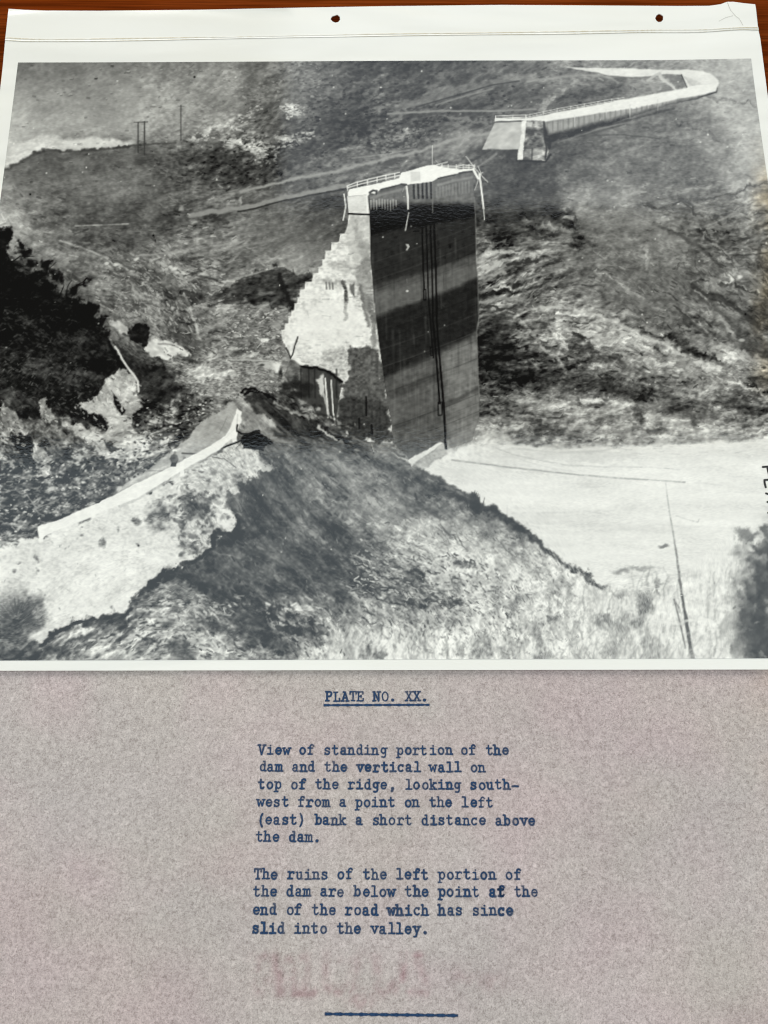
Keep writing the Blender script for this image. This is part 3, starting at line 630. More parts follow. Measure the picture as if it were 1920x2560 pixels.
    for k in range(700):
        x = rs.uniform(-20, 560); y = rs.uniform(1280, 1560)
        if y > np.interp(x, [0, 100, 250, 350, 450, 560], [1590, 1560, 1520, 1470, 1400, 1340]) or y < np.interp(x, [0, 230, 450], [1395, 1300, 1200]): continue
        line([(x, y), (x+rs.uniform(-6, 10), y+rs.uniform(-3, 6))], rs.uniform(1.2, 3), rs.choice([120, 160, 185, 200, 246]), rs.uniform(.15, .5), soft=1.6, rag=6)
    for k in range(170):
        x = 500+rs.randn()*48; y = 1290+rs.randn()*55
        if x > 598 or x < 420 or y > np.interp(x, [420, 500, 600], [1420, 1390, 1310]): continue
        spot(x, y, rs.uniform(2, 9), rs.uniform(2, 6), rs.uniform(60, 120), rs.uniform(.4, .9), rs.uniform(-.6, .6), .7, 8)
    for x, y, rx, ry, t in ((397, 1289, 30, 26, 78), (412, 1280, 14, 20, 52), (494, 1262, 30, 24, 52), (478, 1248, 16, 12, 60), (510, 1275, 18, 16, 50), (42, 1550, 62, 56, 62), (20, 1585, 40, 36, 50), (70, 1540, 30, 40, 70), (297, 1329, 10, 8, 105), (343, 1304, 7, 8, 85), (253, 1358, 6, 10, 90), (200, 1333, 5, 5, 95), (199, 1318, 4, 3, 110), (94, 1400, 5, 6, 95), (92, 1426, 5, 4, 105), (48, 1411, 4, 4, 100), (37, 1428, 5, 5, 105), (152, 1361, 3, 3, 110), (346, 1364, 2, 3, 90), (457, 1336, 8, 7, 70), (459, 1366, 8, 11, 62), (484, 1378, 12, 9, 58), (456, 1316, 8, 6, 80), (475, 1293, 10, 8, 70), (155, 1525, 3, 3, 100), (110, 1490, 2, 2, 100)):
        spot(x, y, rx, ry, t+8, .88, rs.uniform(-.6, .6), .8, 22 if rx > 9 else 9, (26, n1*.5+fine))
    for k in range(60):
        a = rs.uniform(-3.1, 0); r = rs.uniform(35, 66); x, y = 42, 1555
        line([(x+r*.5*np.cos(a), y+r*.5*np.sin(a)), (x+r*np.cos(a), y+r*np.sin(a))], 3, 70, .5, w2=1, soft=1.5, rag=6)
    spot(100, 1590, 30, 12, 215, .8, -.5, .7, 8, (10, G)); line(R("0,1628 46,1634 80,1606"), 4, 60, .7, soft=3, rag=6)
    # parapet, laid after the ground
    poly(R("592,1022 603,1030 604,1058 598,1062 592,1092 586,1094 540,1128 455,1176 347,1243 231,1290 108,1340 96,1352 94,1314 143,1300 239,1259 355,1202 444,1158 528,1112 563,1089 577,1066"), 236, 1.6, 2, .95, (3, G))
    line(R("592,1062 586,1072 566,1092 528,1114"), 2, 205, .5); line(R("300,1268 347,1246 455,1180 540,1132"), 5, 178, .5, soft=3); line(R("594,1035 592,1062"), 2, 150, .6)
    for x, y in ((586, 1083), (455, 1165), (347, 1212), (102, 1330), (231, 1270)): poly([(x-5, y-6), (x+6, y-9), (x+6, y+24), (x-5, y+26)], 240, 1.5, 1, .8)
    # walker on the road
    spot(436, 1126, 5, 3.2, 232, .95); spot(437, 1131, 3.5, 3.5, 120, .9); poly(R("427,1138 434,1134 443,1138 445,1152 441,1158 428,1157 424,1148"), 92, 1.4, 1, .95, (8, G)); poly(R("428,1156 441,1157 440,1166 426,1166"), 48, 1.2, 0, .95)
    # --- broken end of the road, dark spur
    poly(R("584,1001 608,994 700,1070 760,1122 700,1108 645,1080 604,1052 602,1030 596,1016"), 140, 4, 8, .85, (16, G))
    poly(R("608,993 620,984 649,980 700,1011 770,1050 820,1090 760,1100 700,1066 649,1032"), 46, 4, 8, .85, (10, G))
    for s in ("604,982 618,968 640,972 662,984", "612,985 625,975 645,982", "660,984 700,1010 760,1044"): line(R(s), 6, 18, .9, soft=2, rag=6)
    line(R("640,1010 690,1055 740,1100"), 5, 120, .5, soft=4, rag=3); line(R("660,1000 720,1050"), 3, 110, .4, soft=3)
    line(R("593,1063 592,1076 604,1084 622,1084 640,1076"), 4, 14, .95, soft=1.3, rag=4)
    poly(R("600,1098 622,1078 645,1072 668,1090 680,1110 660,1118 640,1128 610,1122"), 16, 2.5, 8, .95, (6, G))
    line(R("560,1118 580,1110 604,1100"), 4, 26, .85, soft=1.4, rag=4); line(R("530,1142 560,1146 590,1170"), 2.4, 70, .7, rag=4); line(R("604,1106 590,1120 600,1130"), 2, 90, .7, rag=4)
    poly(R("640,1130 668,1150 690,1168 676,1184 655,1180 640,1160"), 222, 2.5, 8, .9, (12, G))
    spot(700, 1085, 24, 10, 40, .8, .5, .7, 10)
    # --- the great slope: streaks and ribs
    for s, w, t, al in [("598,1190 660,1290 760,1400 860,1480", 34, 60, .5), ("640,1180 720,1290 800,1370", 8, 118, .4), ("690,1200 780,1310 860,1390", 6, 60, .45), ("760,1180 850,1280 960,1370", 8, 60, .35), ("660,1240 740,1350 830,1440", 6, 112, .35), ("620,1260 700,1380 780,1470", 5, 106, .3), ("830,1150 920,1240 1010,1310", 7, 140, .4), ("650,1130 730,1210 840,1330 930,1400", 20, 66, .4), ("720,1170 790,1250 880,1310", 12, 135, .5), ("716,1130 760,1200 800,1240", 10, 150, .6), ("700,1190 840,1280 910,1330", 7, 165, .5), ("760,1200 830,1245 900,1296", 14, 120, .5), ("930,1200 1000,1280 1060,1340", 8, 130, .4), ("870,1120 930,1170 960,1230 990,1300", 8, 150, .55),
                        ("940,1105 1000,1150 1040,1180", 12, 120, .5), ("820,1380 900,1440 1000,1490 1060,1510", 30, 44, .8), ("890,1370 1000,1420 1060,1450", 12, 46, .5), ("860,1440 960,1500 1020,1520", 10, 40, .6), ("1000,1440 1080,1490 1150,1520", 14, 52, .6), ("880,1400 950,1440", 5, 190, .6), ("910,1430 1000,1480 1050,1500", 8, 185, .6), ("600,1330 660,1420 700,1500", 20, 50, .5), ("560,1390 620,1460 700,1520", 8, 52, .4), ("640,1380 720,1440 800,1500", 6, 110, .3), ("900,1500 1000,1560 1010,1575", 5, 150, .5), ("660,1100 700,1140 760,1210", 6, 120, .5)]:
        line(R(s), w, t, al, soft=7, rag=14, tex=(12, G), mod=shr*.5+.5)
    for s in ("640,1302 760,1303", "700,1318 830,1320"): line(R(s), 2, 120, .35)
    for x, y, rx, ry, t, a in ((855, 1250, 14, 10, 55, .3), (800, 1310, 22, 8, 48, .2), (640, 1330, 14, 6, 40, 0), (860, 1360, 40, 20, 46, .5), (1160, 1412, 26, 8, 62, .1), (1048, 1440, 16, 12, 48, .6), (1150, 1512, 16, 8, 50, .4), (985, 1340, 24, 8, 90, .3), (975, 1315, 8, 5, 50, 0), (1090, 1285, 50, 10, 72, .05), (1050, 1215, 60, 20, 62, .4), (1130, 1240, 40, 16, 60, .4), (700, 1420, 20, 10, 50, .3), (740, 1450, 30, 8, 52, .5)):
        spot(x, y, rx, ry, t, .75, a, .8, 16, (12, G))
    for k in range(500):
        x = rs.uniform(900, 1500); y = rs.uniform(1330, 1640)
        if y < 1400+(x-1369)*0.75 and x > 1300: continue
        a = .55+rs.randn()*.3; L = rs.uniform(3, 12)
        line([(x, y), (x+L*np.cos(a), y+L*np.sin(a))], rs.uniform(2, 5), rs.uniform(70, 130) if rs.rand() < .42 else rs.uniform(195, 232), rs.uniform(.25, .6), soft=1.5, rag=6)
    line(R("1100,1310 1125,1338 1140,1335 1160,1370"), 2.4, 70, .8, rag=5); line(R("1095,1320 1120,1350"), 2, 90, .5, rag=4); line(R("1240,1345 1280,1390"), 2.4, 80, .7, rag=5)
    litter(R("640,1120 880,1110 1060,1185 1190,1275 1370,1385 1500,1470 1500,1640 700,1640 560,1500 600,1200"), 2200, [56, 66, 80, 130, 150, 175], 2, 9, 1.2, 2.6, al=(.15, .5))
    litter(R('1000,1290 1190,1290 1370,1390 1500,1475 1500,1640 900,1640 1000,1500'), 1500, [90, 120, 190, 205, 225], 2, 9, 1.2, 3, al=(.2, .6))
    litter(R("880,1380 1180,1380 1320,1480 1300,1600 1000,1600 860,1500"), 800, [44, 60, 190, 215], 3, 14, 1.6, 3.6, al=(.3, .75))
    litter(R("360,1500 560,1480 820,1520 860,1640 120,1640 300,1560"), 1100, [40, 55, 80, 175, 205, 225], 4, 18, 2, 5, al=(.3, .8))
    acc(640, 1200, 2.592, """530,110 590,120 570,150|22|52;640,460 720,500 860,590|14|46;630,490 760,530|10|205;700,600 850,660 960,720|12|200;720,560 830,620 940,650|16|44;1000,600 1070,590 1060,640|20|46;690,700 820,770 980,830|16|42;860,720 960,760 1050,790|14|200;1090,770 1220,810 1310,830|18|46;1290,540 1350,530 1410,550 1360,580|20|52;100,620 180,700 300,760|18|52;60,680 110,780 150,840|26|50;210,850 340,830 400,900 520,920|20|195;330,810 420,870|14|190;240,870 400,960 480,1000|60|48;150,960 340,980 460,1010|50|50;720,1100 760,1090 820,1140|26|90;500,1050 560,1070 620,1060|16|190;700,900 780,930|16|70;1280,640 1330,650 1310,700|16|60;1180,290 1240,350 1270,350 1310,410 1360,450|8|70;860,140 800,100|8|160;620,200 690,250|12|160;310,10 420,70 520,150 680,270|16|152;120,130 240,260 420,420|14|66;0,450 120,560 260,700|10|64;520,330 600,400 700,440|30|62""")
    acc(0, 1200, 2.592, """880,1000 960,1050 1080,1040|22|60;1090,1100 1200,1130 1220,1090|40|92;900,850 1000,840 1060,870|20|205;960,900 1060,960 1140,950|18|210;1080,930 1180,960|14|90;840,900 760,1050 720,1080|16|56;1060,600 1120,640 1090,660|40|50;1150,580 1280,640 1400,700|26|52;1380,720 1500,780 1620,760|30|56;1240,730 1330,760 1450,820|14|170;1300,780 1400,850 1500,870|18|175;1500,880 1600,900|22|60;260,1120 420,1060 560,1000|20|80;420,1140 460,1130|16|90;1400,640 1560,720 1640,790|12|60;1400,330 1500,360 1490,420|34|48;1300,420 1400,470 1650,530|8|150""")
    # lower edge of the pale ground: undercut rim
    line(R("594,1290 598,1316 580,1333 536,1329 532,1368 494,1395 470,1408"), 9, 44, .8, soft=3, rag=8)
    poly(R("536,1330 580,1334 600,1318 615,1340 580,1365 545,1360"), 42, 4, 8, .85, (8, G))
    line(R("418,1430 440,1436 480,1450 520,1470 560,1490"), 22, 54, .7, soft=6, rag=12, tex=(16, G))
    line(R("405,1437 368,1476 340,1500 308,1540 280,1560"), 14, 44, .8, soft=4, rag=10, tex=(14, G))
    line(R("305,1540 251,1545 185,1564 135,1583 105,1616"), 12, 46, .85, soft=3, rag=8, tex=(10, G))
    poly(R("190,1562 250,1543 310,1545 320,1570 270,1580 240,1570"), 46, 5, 10, .75, (14, G))
    line(R("340,1560 310,1590 280,1618"), 12, 70, .7, soft=4, rag=10, tex=(16, G)); line(R("240,1580 190,1600 120,1630"), 8, 60, .6, soft=4, rag=10)
    for x, y, rx, ry, t in ((372, 1600, 20, 5, 60), (460, 1632, 30, 24, 92), (430, 1615, 18, 8, 80), (570, 1580, 40, 8, 62), (670, 1600, 60, 26, 52), (780, 1600, 34, 18, 52), (620, 1560, 30, 20, 56), (700, 1640, 26, 12, 120), (925, 1634, 24, 12, 80), (960, 1640, 16, 8, 85), (640, 1545, 40, 18, 60), (160, 1640, 40, 8, 60), (30, 1642, 60, 14, 62), (560, 1480, 30, 18, 58), (960, 1590, 16, 10, 75)):
        spot(x, y, rx, ry, t, .8, .3, .8, 20, (16, G))
    for x, y, rx, ry, a in ((420, 1540, 34, 10, .4), (470, 1560, 30, 10, .3), (480, 1520, 26, 12, .2), (770, 1520, 30, 8, .5), (820, 1545, 30, 8, .5), (740, 1530, 24, 6, .3), (680, 1640, 50, 10, .1), (900, 1610, 60, 14, 0), (520, 1600, 30, 10, 0), (640, 1630, 30, 10, 0), (250, 1625, 50, 10, -.2), (330, 1640, 60, 10, 0)):
        spot(x, y, rx, ry, 205, .75, a, .8, 18, (14, G), shr*.6+.4)
    # --- flooded flat, right
    flat = R("983,1132 1064,1168 1110,1140 1190,1105 1280,1112 1400,1122 1511,1117 1666,1113 1820,1104 1920,1096 2115,1085 2115,1440 1920,1440 1700,1440 1560,1470 1511,1466 1446,1428 1415,1408 1369,1381 1342,1350 1303,1323 1273,1300 1230,1279 1196,1271 1180,1236 1134,1213 1057,1175")
    poly(flat, 218, 5, 4, 1.0, (6, st(fbm(XX, YY, 150, 22, .03, 4, 1201))+.5*n1))
    for k in range(130):
        x = rs.uniform(1080, 1900); y = rs.uniform(1125, 1400)
        if x < 1060+(y-1150)*1.35: continue
        line([(x, y), (x+rs.uniform(20, 60), y+rs.uniform(-6, 4)), (x+rs.uniform(60, 120), y+rs.uniform(-6, 8))], rs.uniform(2, 7), rs.choice([206, 214, 240]), rs.uniform(.15, .5), w2=1, soft=4, rag=6)
    for x, y, rx, ry, t in ((1380, 1130, 150, 16, 188), (1560, 1140, 160, 14, 196), (1230, 1140, 90, 22, 186), (1780, 1130, 160, 14, 204), (1150, 1180, 60, 16, 194), (1620, 1320, 130, 12, 200), (1420, 1300, 110, 10, 202), (1350, 1230, 90, 10, 204), (1700, 1240, 120, 12, 232), (1500, 1380, 110, 16, 230), (1750, 1290, 120, 12, 228)): spot(x, y, rx, ry, t, .55, .05, .95, 14)
    poly(R("1190,1100 1280,1085 1290,1110 1240,1135 1180,1150 1100,1178 1064,1172"), 205, 6, 8, .6, (10, G))
    poly(R("1440,1425 1540,1440 1620,1420 1760,1430 1830,1380 1900,1390 1920,1668 1440,1668"), 212, 24, 16, .6, (14, G))
    for s, w, t, al in [("1130,1150 1280,1169 1415,1184 1527,1194 1666,1202 1712,1206", 3.2, 128, .72), ("1240,1120 1280,1136 1350,1151 1415,1163 1511,1167 1627,1168 1700,1175", 2.6, 160, .7), ("1260,1135 1350,1165 1440,1180", 2, 180, .6), ("1280,1283 1400,1282 1473,1279 1511,1285", 3, 186, .7), ("1280,1120 1400,1132 1500,1128 1540,1120", 4, 175, .5), ("1735,1206 1800,1212", 2.4, 170, .5), ("1500,1175 1540,1160 1560,1150", 4, 190, .5), ("1690,1290 1720,1300 1745,1305 1748,1298", 2.4, 140, .7), ("1520,1310 1600,1320 1680,1330", 4, 208, .6), ("1640,1310 1720,1318 1780,1316", 3, 190, .5), ("1340,1410 1400,1400 1480,1406", 3, 205, .5)]:
        line(R(s), w, t, al*.8, soft=2.0, rag=3, mod=shr*.5+.55)
    for k in range(60):
        x = rs.uniform(1150, 1420); y = rs.uniform(1190, 1300)
        if y > 1205+(x-1134)*.5: continue
        line([(x, y), (x+14, y-5), (x+26, y-3)], 6, 216, .4, w2=2, soft=4, rag=8)
    for k in range(90):
        x = rs.uniform(1350, 1900); y = rs.uniform(1095, 1135); line([(x, y), (x+rs.uniform(8, 24), y+rs.uniform(-3, 3))], 2, rs.uniform(150, 200), rs.uniform(.2, .5), soft=1.5, rag=5)
    spot(1660, 1364, 11, 4.5, 105, .85, -.1, .6, 4); spot(1560, 1248, 12, 5, 205, .6); spot(1600, 1420, 30, 5, 120, .6, 0, .7, 10); spot(1550, 1428, 20, 6, 110, .7, 0, .7, 8)
    # crest of the slope against the flat: dark tufts
    line(R("1057,1177 1134,1216 1180,1240 1196,1273"), 8, 74, .6, soft=4, rag=8); line(R("1180,1245 1196,1273 1230,1281 1273,1302 1303,1325 1342,1352 1369,1383"), 20, 58, .85, soft=5, rag=10, tex=(12, G))
    line(R("1369,1383 1415,1410 1446,1430 1511,1468"), 14, 84, .7, soft=5, rag=12, tex=(34, n1))
    for k in range(36):
        x = 1186+rs.randn()*7; a = -1.57+rs.randn()*.35; L = rs.uniform(16, 44)
        line([(x, 1270), (x+L*np.cos(a)*.5, 1270+L*np.sin(a)*.6), (x+L*np.cos(a), 1270+L*np.sin(a))], 3, 56, .75, w2=.8, soft=1)
    for x, y, rx, ry in ((1190, 1268, 14, 12), (1236, 1278, 12, 9), (1276, 1300, 10, 8), (1290, 1322, 20, 10), (1150, 1246, 26, 8)): spot(x, y, rx, ry, 48, .85, .4, .7, 8)
    line(R("1268,1300 1268,1262"), 1.2, 150, .6)
    # --- right hillside: ribs and ledges
    line(R("1357,771 1410,766 1473,781 1550,812 1627,850 1720,890"), 9, 188, .6, soft=4, rag=8, tex=(14, G))
    line(R("1511,793 1570,812 1627,833 1693,858 1750,882 1812,908 1870,935 1925,962"), 8, 60, .5, w2=15, soft=6, rag=14, tex=(14, G), mod=shr*.7+.35)
    spot(1690, 850, 28, 8, 46, .65, .35, .8, 14, (14, G)); spot(1735, 880, 36, 10, 46, .65, .4, .8, 14, (14, G))
    line(R("1735,712 1765,735 1793,739 1839,766 1897,816"), 13, 66, .7, soft=4, rag=8); line(R("1740,730 1790,770 1812,790"), 16, 78, .5, soft=6, rag=8)
    poly(R("1820,838 1880,850 1930,860 1930,900 1880,892 1840,870"), 70, 8, 10, .7, (8, G)); poly(R("1800,760 1860,800 1925,850 1925,880 1850,860"), 88, 10, 10, .55, (8, G))
    line(R("1797,789 1820,820 1850,870 1880,895 1920,902"), 10, 168, .55, soft=5, rag=8)
    poly(R("1760,690 1795,698 1792,720 1770,730 1758,715"), 148, 4, 5, .7, (8, G))
    line(R("1737,567 1790,610 1840,658 1870,681 1920,720"), 8, 152, .6, soft=3, rag=5, tex=(8, G)); line(R("1740,572 1760,590 1780,600"), 7, 52, .7, soft=3, rag=6)
    line(R("1640,560 1700,585 1750,620 1800,655"), 10, 74, .55, soft=5, rag=8); line(R("1690,768 1720,795 1760,830"), 6, 66, .55, soft=3, rag=6)
    line(R("1750,570 1790,555 1840,530"), 5, 150, .5, soft=3, rag=5); line(R("1700,500 1730,510 1740,540"), 7, 60, .5, soft=3, rag=8); line(R("1620,512 1640,522 1660,520"), 7, 62, .5, soft=3, rag=6)
    for x, y in ((1830, 690), (1832, 698), (1852, 690)): spot(x, y, 6, 5, 215, .9, 0, .6, 3)
    spot(1855, 850, 8, 4, 190, .8); spot(1680, 600, 36, 14, 152, .45, .4, .8, 10, (8, G)); spot(1600, 560, 40, 20, 140, .4, .1, .8, 10); line(R("1614,625 1622,650 1618,672"), 6, 152, .6, soft=3, rag=4)
    for k in range(110):
        x = rs.uniform(1700, 1915); y = rs.uniform(520, 760); a = .55+rs.randn()*.5
        line([(x, y), (x+rs.uniform(6, 22)*np.cos(a), y+rs.uniform(6, 18)*np.sin(a))], rs.uniform(2, 6), rs.uniform(55, 85), rs.uniform(.3, .65), soft=2.5, rag=9)
    line(R("1390,350 1480,332 1560,310"), 4, 60, .4, soft=3); line(R("1410,340 1500,320 1600,300"), 3, 130, .5, soft=2, rag=3)
    line(R("1450,340 1560,336 1650,346"), 3, 72, .6, soft=2, rag=4); line(R("1690,490 1720,496 1790,492 1840,480 1880,462 1925,458"), 6, 62, .5, soft=3, rag=10, mod=shr*.6+.45)
    # slide scar right of the dam
    poly(R("1245,430 1300,400 1370,405 1400,450 1390,520 1300,560 1250,590 1240,500"), 68, 20, 14, .6, (6, G))
    poly(R("1290,530 1360,510 1420,520 1450,560 1470,620 1430,580 1380,570 1310,560"), 50, 8, 14, .7, (10, G))
    for x, y, rx, ry, t in ((1325, 556, 20, 12, 112), (1380, 566, 24, 10, 125), (1425, 552, 14, 12, 135), (1355, 548, 14, 8, 90), (1400, 535, 26, 8, 45), (1330, 572, 14, 5, 40), (1390, 582, 20, 6, 42), (1446, 600, 14, 14, 92), (1450, 592, 10, 6, 30), (1440, 618, 20, 6, 34), (1428, 564, 10, 5, 28), (1350, 588, 40, 6, 62), (1475, 612, 22, 8, 68)): spot(x, y, rx, ry, t, .8, .2, .6, 9, (12, G))
    for s, w, t in [("1202,645 1230,620 1245,612 1262,600", 9, 150), ("1210,640 1250,632 1290,628 1340,640", 7, 185), ("1205,670 1240,660 1270,650", 10, 178), ("1205,690 1260,685", 8, 150), ("1236,728 1250,722 1262,718 1282,724", 8, 225), ("1300,700 1350,688 1400,672", 4, 150), ("1200,756 1260,750 1330,742", 8, 140), ("1290,792 1320,778 1350,770 1400,766", 5, 185), ("1200,790 1250,780", 4, 165), ("1210,820 1260,800 1290,815", 5, 120)]:
        line(R(s), w, t, .8, soft=2.5, rag=9, mod=shr*.5+.55)
    for s, w, t in [("1236,732 1282,730", 6, 20), ("1270,666 1310,655 1340,650", 8, 52), ("1200,740 1240,735 1290,715", 10, 42), ("1210,770 1290,766", 7, 55)]: line(R(s), w, t, .7, soft=3, rag=8)
    for x, y, rx, ry, t in ((1240, 910, 50, 34, 18), (1300, 930, 60, 14, 30), (1235, 860, 36, 34, 38), (1290, 880, 30, 18, 40), (1250, 810, 40, 20, 55), (1445, 845, 18, 12, 66), (1440, 870, 24, 12, 46), (1470, 880, 26, 12, 48), (1500, 955, 70, 16, 40), (1560, 975, 40, 14, 38), (1440, 985, 70, 10, 52), (1400, 950, 50, 12, 50), (1650, 885, 14, 14, 56), (1600, 1035, 14, 14, 36), (1650, 1080, 40, 8, 70), (1720, 1040, 60, 16, 58), (1850, 1010, 40, 16, 42), (1880, 1030, 40, 10, 50), (1340, 1050, 30, 12, 42), (1370, 1080, 40, 10, 62), (1420, 1000, 60, 7, 60), (1560, 905, 40, 8, 80)):
        spot(x, y, rx, ry, t, .65, .25, .9, 18, (12, G))
    for s, w, t in [("1460,1005 1520,1008 1590,1012", 10, 190), ("1360,1052 1410,1060 1470,1065", 12, 165), ("1610,1035 1660,1050 1700,1070", 10, 175), ("1280,1000 1330,1005 1380,1010", 5, 140), ("1280,1036 1350,1046 1410,1052", 3, 190), ("1480,915 1510,912", 6, 195), ("1400,820 1450,835 1500,850 1560,850", 10, 175), ("1350,860 1390,890 1420,930", 9, 160), ("1740,900 1790,925 1800,920", 12, 205), ("1835,955 1880,975 1910,985", 6, 220), ("1820,1075 1870,1080 1900,1075", 6, 205), ("1500,880 1560,892 1600,896", 6, 185)]:
        line(R(s), w, t, .7, soft=3, rag=12, tex=(14, G), mod=shr*.4+.6)
    acc(1200, 500, 4.1475, """430,130 520,180 480,200|40|48;500,280 560,290 590,250|22|34;600,310 700,330 740,330 830,290|26|40;740,150 830,180 900,230|60|46;900,230 960,260 990,180 1000,230|36|30;880,290 950,280 1010,290|40|34;980,380 1000,440 1080,460 970,490 930,470|26|40;860,460 950,460|14|44;960,510 990,480|26|40;830,100 900,130|30|50;
890,200 940,215 975,190 930,245|44|140;640,260 690,300|40|132;720,255 800,290|40|148;480,195 560,240|50|118;580,200 620,240|34|104;
20,430 120,470 150,480 100,560 20,600|22|190;180,540 330,520 400,560 560,590|16|192;50,640 180,600|30|172;0,740 60,700|26|170;300,650 400,620 560,610|16|56;610,600 660,580 800,610|16|52;600,630 560,650 760,640|14|60;
160,950 220,920 260,900 350,940 280,960|28|222;170,985 260,975 360,955|18|24;370,1220 480,1160 570,1120 740,1110 900,1130 1100,1170 1300,1230 1450,1270|16|190;400,830 560,770 650,750|12|158;370,870 440,850 600,800 840,770|16|55;640,860 760,840 860,800|12|60;560,900 700,880 900,860 1050,870|12|64;690,970 800,960 960,930 1100,940|12|66;1060,880 1200,890 1300,880 1280,910|18|58;
1200,730 1300,790 1420,860 1520,920 1659,1020|30|150;1250,650 1450,680 1659,740|12|72;1400,600 1659,650|10|78;0,1330 140,1340 420,1320|30|48;380,1230 480,1330 560,1420 700,1560 760,1659|44|152;950,1390 1060,1420 1160,1550 1000,1560|50|52;60,1400 250,1420 420,1460|50|36;40,1500 200,1520 480,1540|60|30;0,1600 300,1620 560,1640|50|40;
1100,1470 1300,1480 1370,1500 1450,1440|34|200;700,1290 760,1400|28|172;850,1440 880,1480|34|206;1380,1340 1560,1330|34|180;900,1530 930,1570|34|200;960,1290 1100,1330 1140,1320|26|70;740,1135 850,1145|12|72;880,1190 1000,1215|20|84;200,1090 330,1060 520,1050|12|140;0,1050 150,1040|10|150;0,1180 160,1170|14|60;240,1110 560,1080|12|50;0,900 120,860|14|60;220,700 330,680|10|58;260,780 400,720 500,690|16|66""")
    acc(1520, 500, 4.1475, """380,60 430,90 490,90|25|55;670,50 760,10 820,60 890,100 890,150|20|60;480,210 600,280 700,320 820,360|25|66;920,300 1000,320 1070,380 1050,400|30|48;1110,290 1180,330 1300,330|22|52;400,300 440,320 480,310|16|58;950,490 1060,550 1200,680|24|60;1120,480 1200,550 1290,630|22|52;1230,570 1400,570 1659,540|18|56;1130,650 1210,690|16|52;1320,690 1400,680 1430,650 1540,660 1560,700|14|56;660,700 740,660 840,670|22|62;890,850 1000,840 1060,880|40|58;900,900 960,930 1060,1060|30|72;1050,960 1150,960 1210,1010 1340,1090 1420,1160 1560,1290|38|56;1340,880 1440,920 1540,990|40|58;1030,780 1140,800 1280,860|16|56;360,850 420,880|16|64;520,940 640,970 740,1050 840,1110|18|64;690,1090 740,1140 860,1230|18|58;870,1210 940,1190 1000,1240 1080,1310|20|50;380,1200 395,1260|16|56;330,1330 460,1380 560,1420 700,1460|24|42;620,1420 700,1460|34|38;480,1540 540,1570 590,1620|30|58;780,1560 850,1560 980,1590 1180,1659|50|42;1250,1400 1340,1480 1400,1560 1500,1520|50|70;1500,500 1540,500 1500,530|18|58;
560,430 650,480 800,540|60|136;1180,590 1300,680 1400,740|26|162;980,350 960,410|22|158;390,520 400,600 410,700|22|152;1220,1290 1290,1370 1340,1420|42|162;820,1390 900,1480 1000,1560 1200,1620|32|152;940,930 1060,1060 1110,1130|32|142;1020,880 1080,870 1060,920|42|152;200,950 300,1000 460,1080 620,1170|44|130;1240,760 1290,830|30|208;1080,250 1200,180|14|152;0,600 200,640 400,700|12|74;0,690 150,720 420,780|14|70;100,740 300,840 480,960|12|72""")
    poly(R("1180,1108 1190,1085 1240,1078 1262,1085 1255,1100 1225,1108"), 175, 4, 8, .8, (10, G))
    # --- wing wall, upper right
    W5 = lambda s: P6(s, 1280, 100)
    streak = fbm(XX, YY, 5, 70, 0, 3, 95)
    poly(W5("1180,196 1290,205 1445,230 1400,241 1270,240"), 186, 4, 2, .6, (4, G)); poly(W5("340,172 440,176 700,180 950,190 1140,190 1240,200 1290,222 1270,240 1200,235 1100,222 1000,215 900,232 780,238 640,230 560,210 440,192"), 218, 2, 1.2, .95, (4, G))
    line(W5("640,232 780,242 900,236"), 3, 110, .6, soft=2); line(W5("100,268 300,240 500,225 640,240 690,275"), 5, 150, .6, soft=3, rag=4)
    line(W5("950,215 990,260 1060,315"), 8, 190, .8, soft=2.5, rag=3); line(W5("880,265 905,300 930,335"), 7, 150, .7, soft=3, rag=4); line(W5("880,260 930,225 960,215"), 6, 180, .7, soft=2)
    poly(W5("1000,225 1100,225 1135,303 1060,312"), 106, 2, 4, .8, (8, G)); line(W5("1100,224 1118,262 1136,304"), 3, 52, .9)
    poly(W5("1103,222 1130,200 1230,200 1300,226 1338,262 1346,296 1326,328 1240,350 1150,332 1138,306"), 216, 2.5, 1, .97, (3, G)); poly(W5("1120,236 1200,262 1236,286 1150,300"), 176, 4, 1, .7, (4, G)); line(W5("1344,290 1330,330 1250,362"), 4, 120, .5, soft=3)
    line(W5("1120,240 1170,290 1230,290"), 3, 175, .6, soft=2)
    poly(W5("205,525 400,490 600,455 800,428 1000,385 1250,345 1320,325 1335,300 1325,340 1240,368 1000,425 800,485 600,552 400,615 262,662 250,700 235,720 215,680"), 46, 2, 2, 1.0, (9, G))
    poly(W5("205,525 400,490 600,455 800,428 1000,385 1250,345 1240,356 1000,420 800,474 600,522 400,570 240,612"), 158, 8, 2, .92, (16, mid+1.2*streak))
    line(W5("400,625 560,565 700,530 900,480 1050,440"), 4, 45, .5, soft=3, rag=4); line(W5("300,665 420,620 560,580 680,545"), 3, 135, .5, soft=2, rag=4)
    poly(W5("-110,507 100,505 400,446 700,386 1000,333 1140,307 1200,290 1330,285 1322,330 1250,352 1100,374 1000,398 800,440 600,466 400,500 205,528 100,522 -115,527"), 228, 2.6, 1, .97, (3, G))
    for x, y0, y1, w in ((405, 485, 560, 3), (500, 480, 530, 2.5), (765, 420, 505, 4), (945, 385, 455, 4), (610, 450, 500, 3), (880, 410, 440, 2)): line(W5(f"{x},{y0} {x+2},{y1}"), w, 205, .75, w2=1, soft=1.3)
    for x in range(230, 1000, 34): line(W5(f"{x},{int(540-(x-205)*.17)} {x},{int(600-(x-205)*.17)}"), 4, 95, .35, soft=2)
    poly(R("1237,306 1307,303 1302,373 1205,374"), 178, 1.2, 0, 1, (5, n2)); line(R("1237,305 1307,302"), 3, 78, .9)
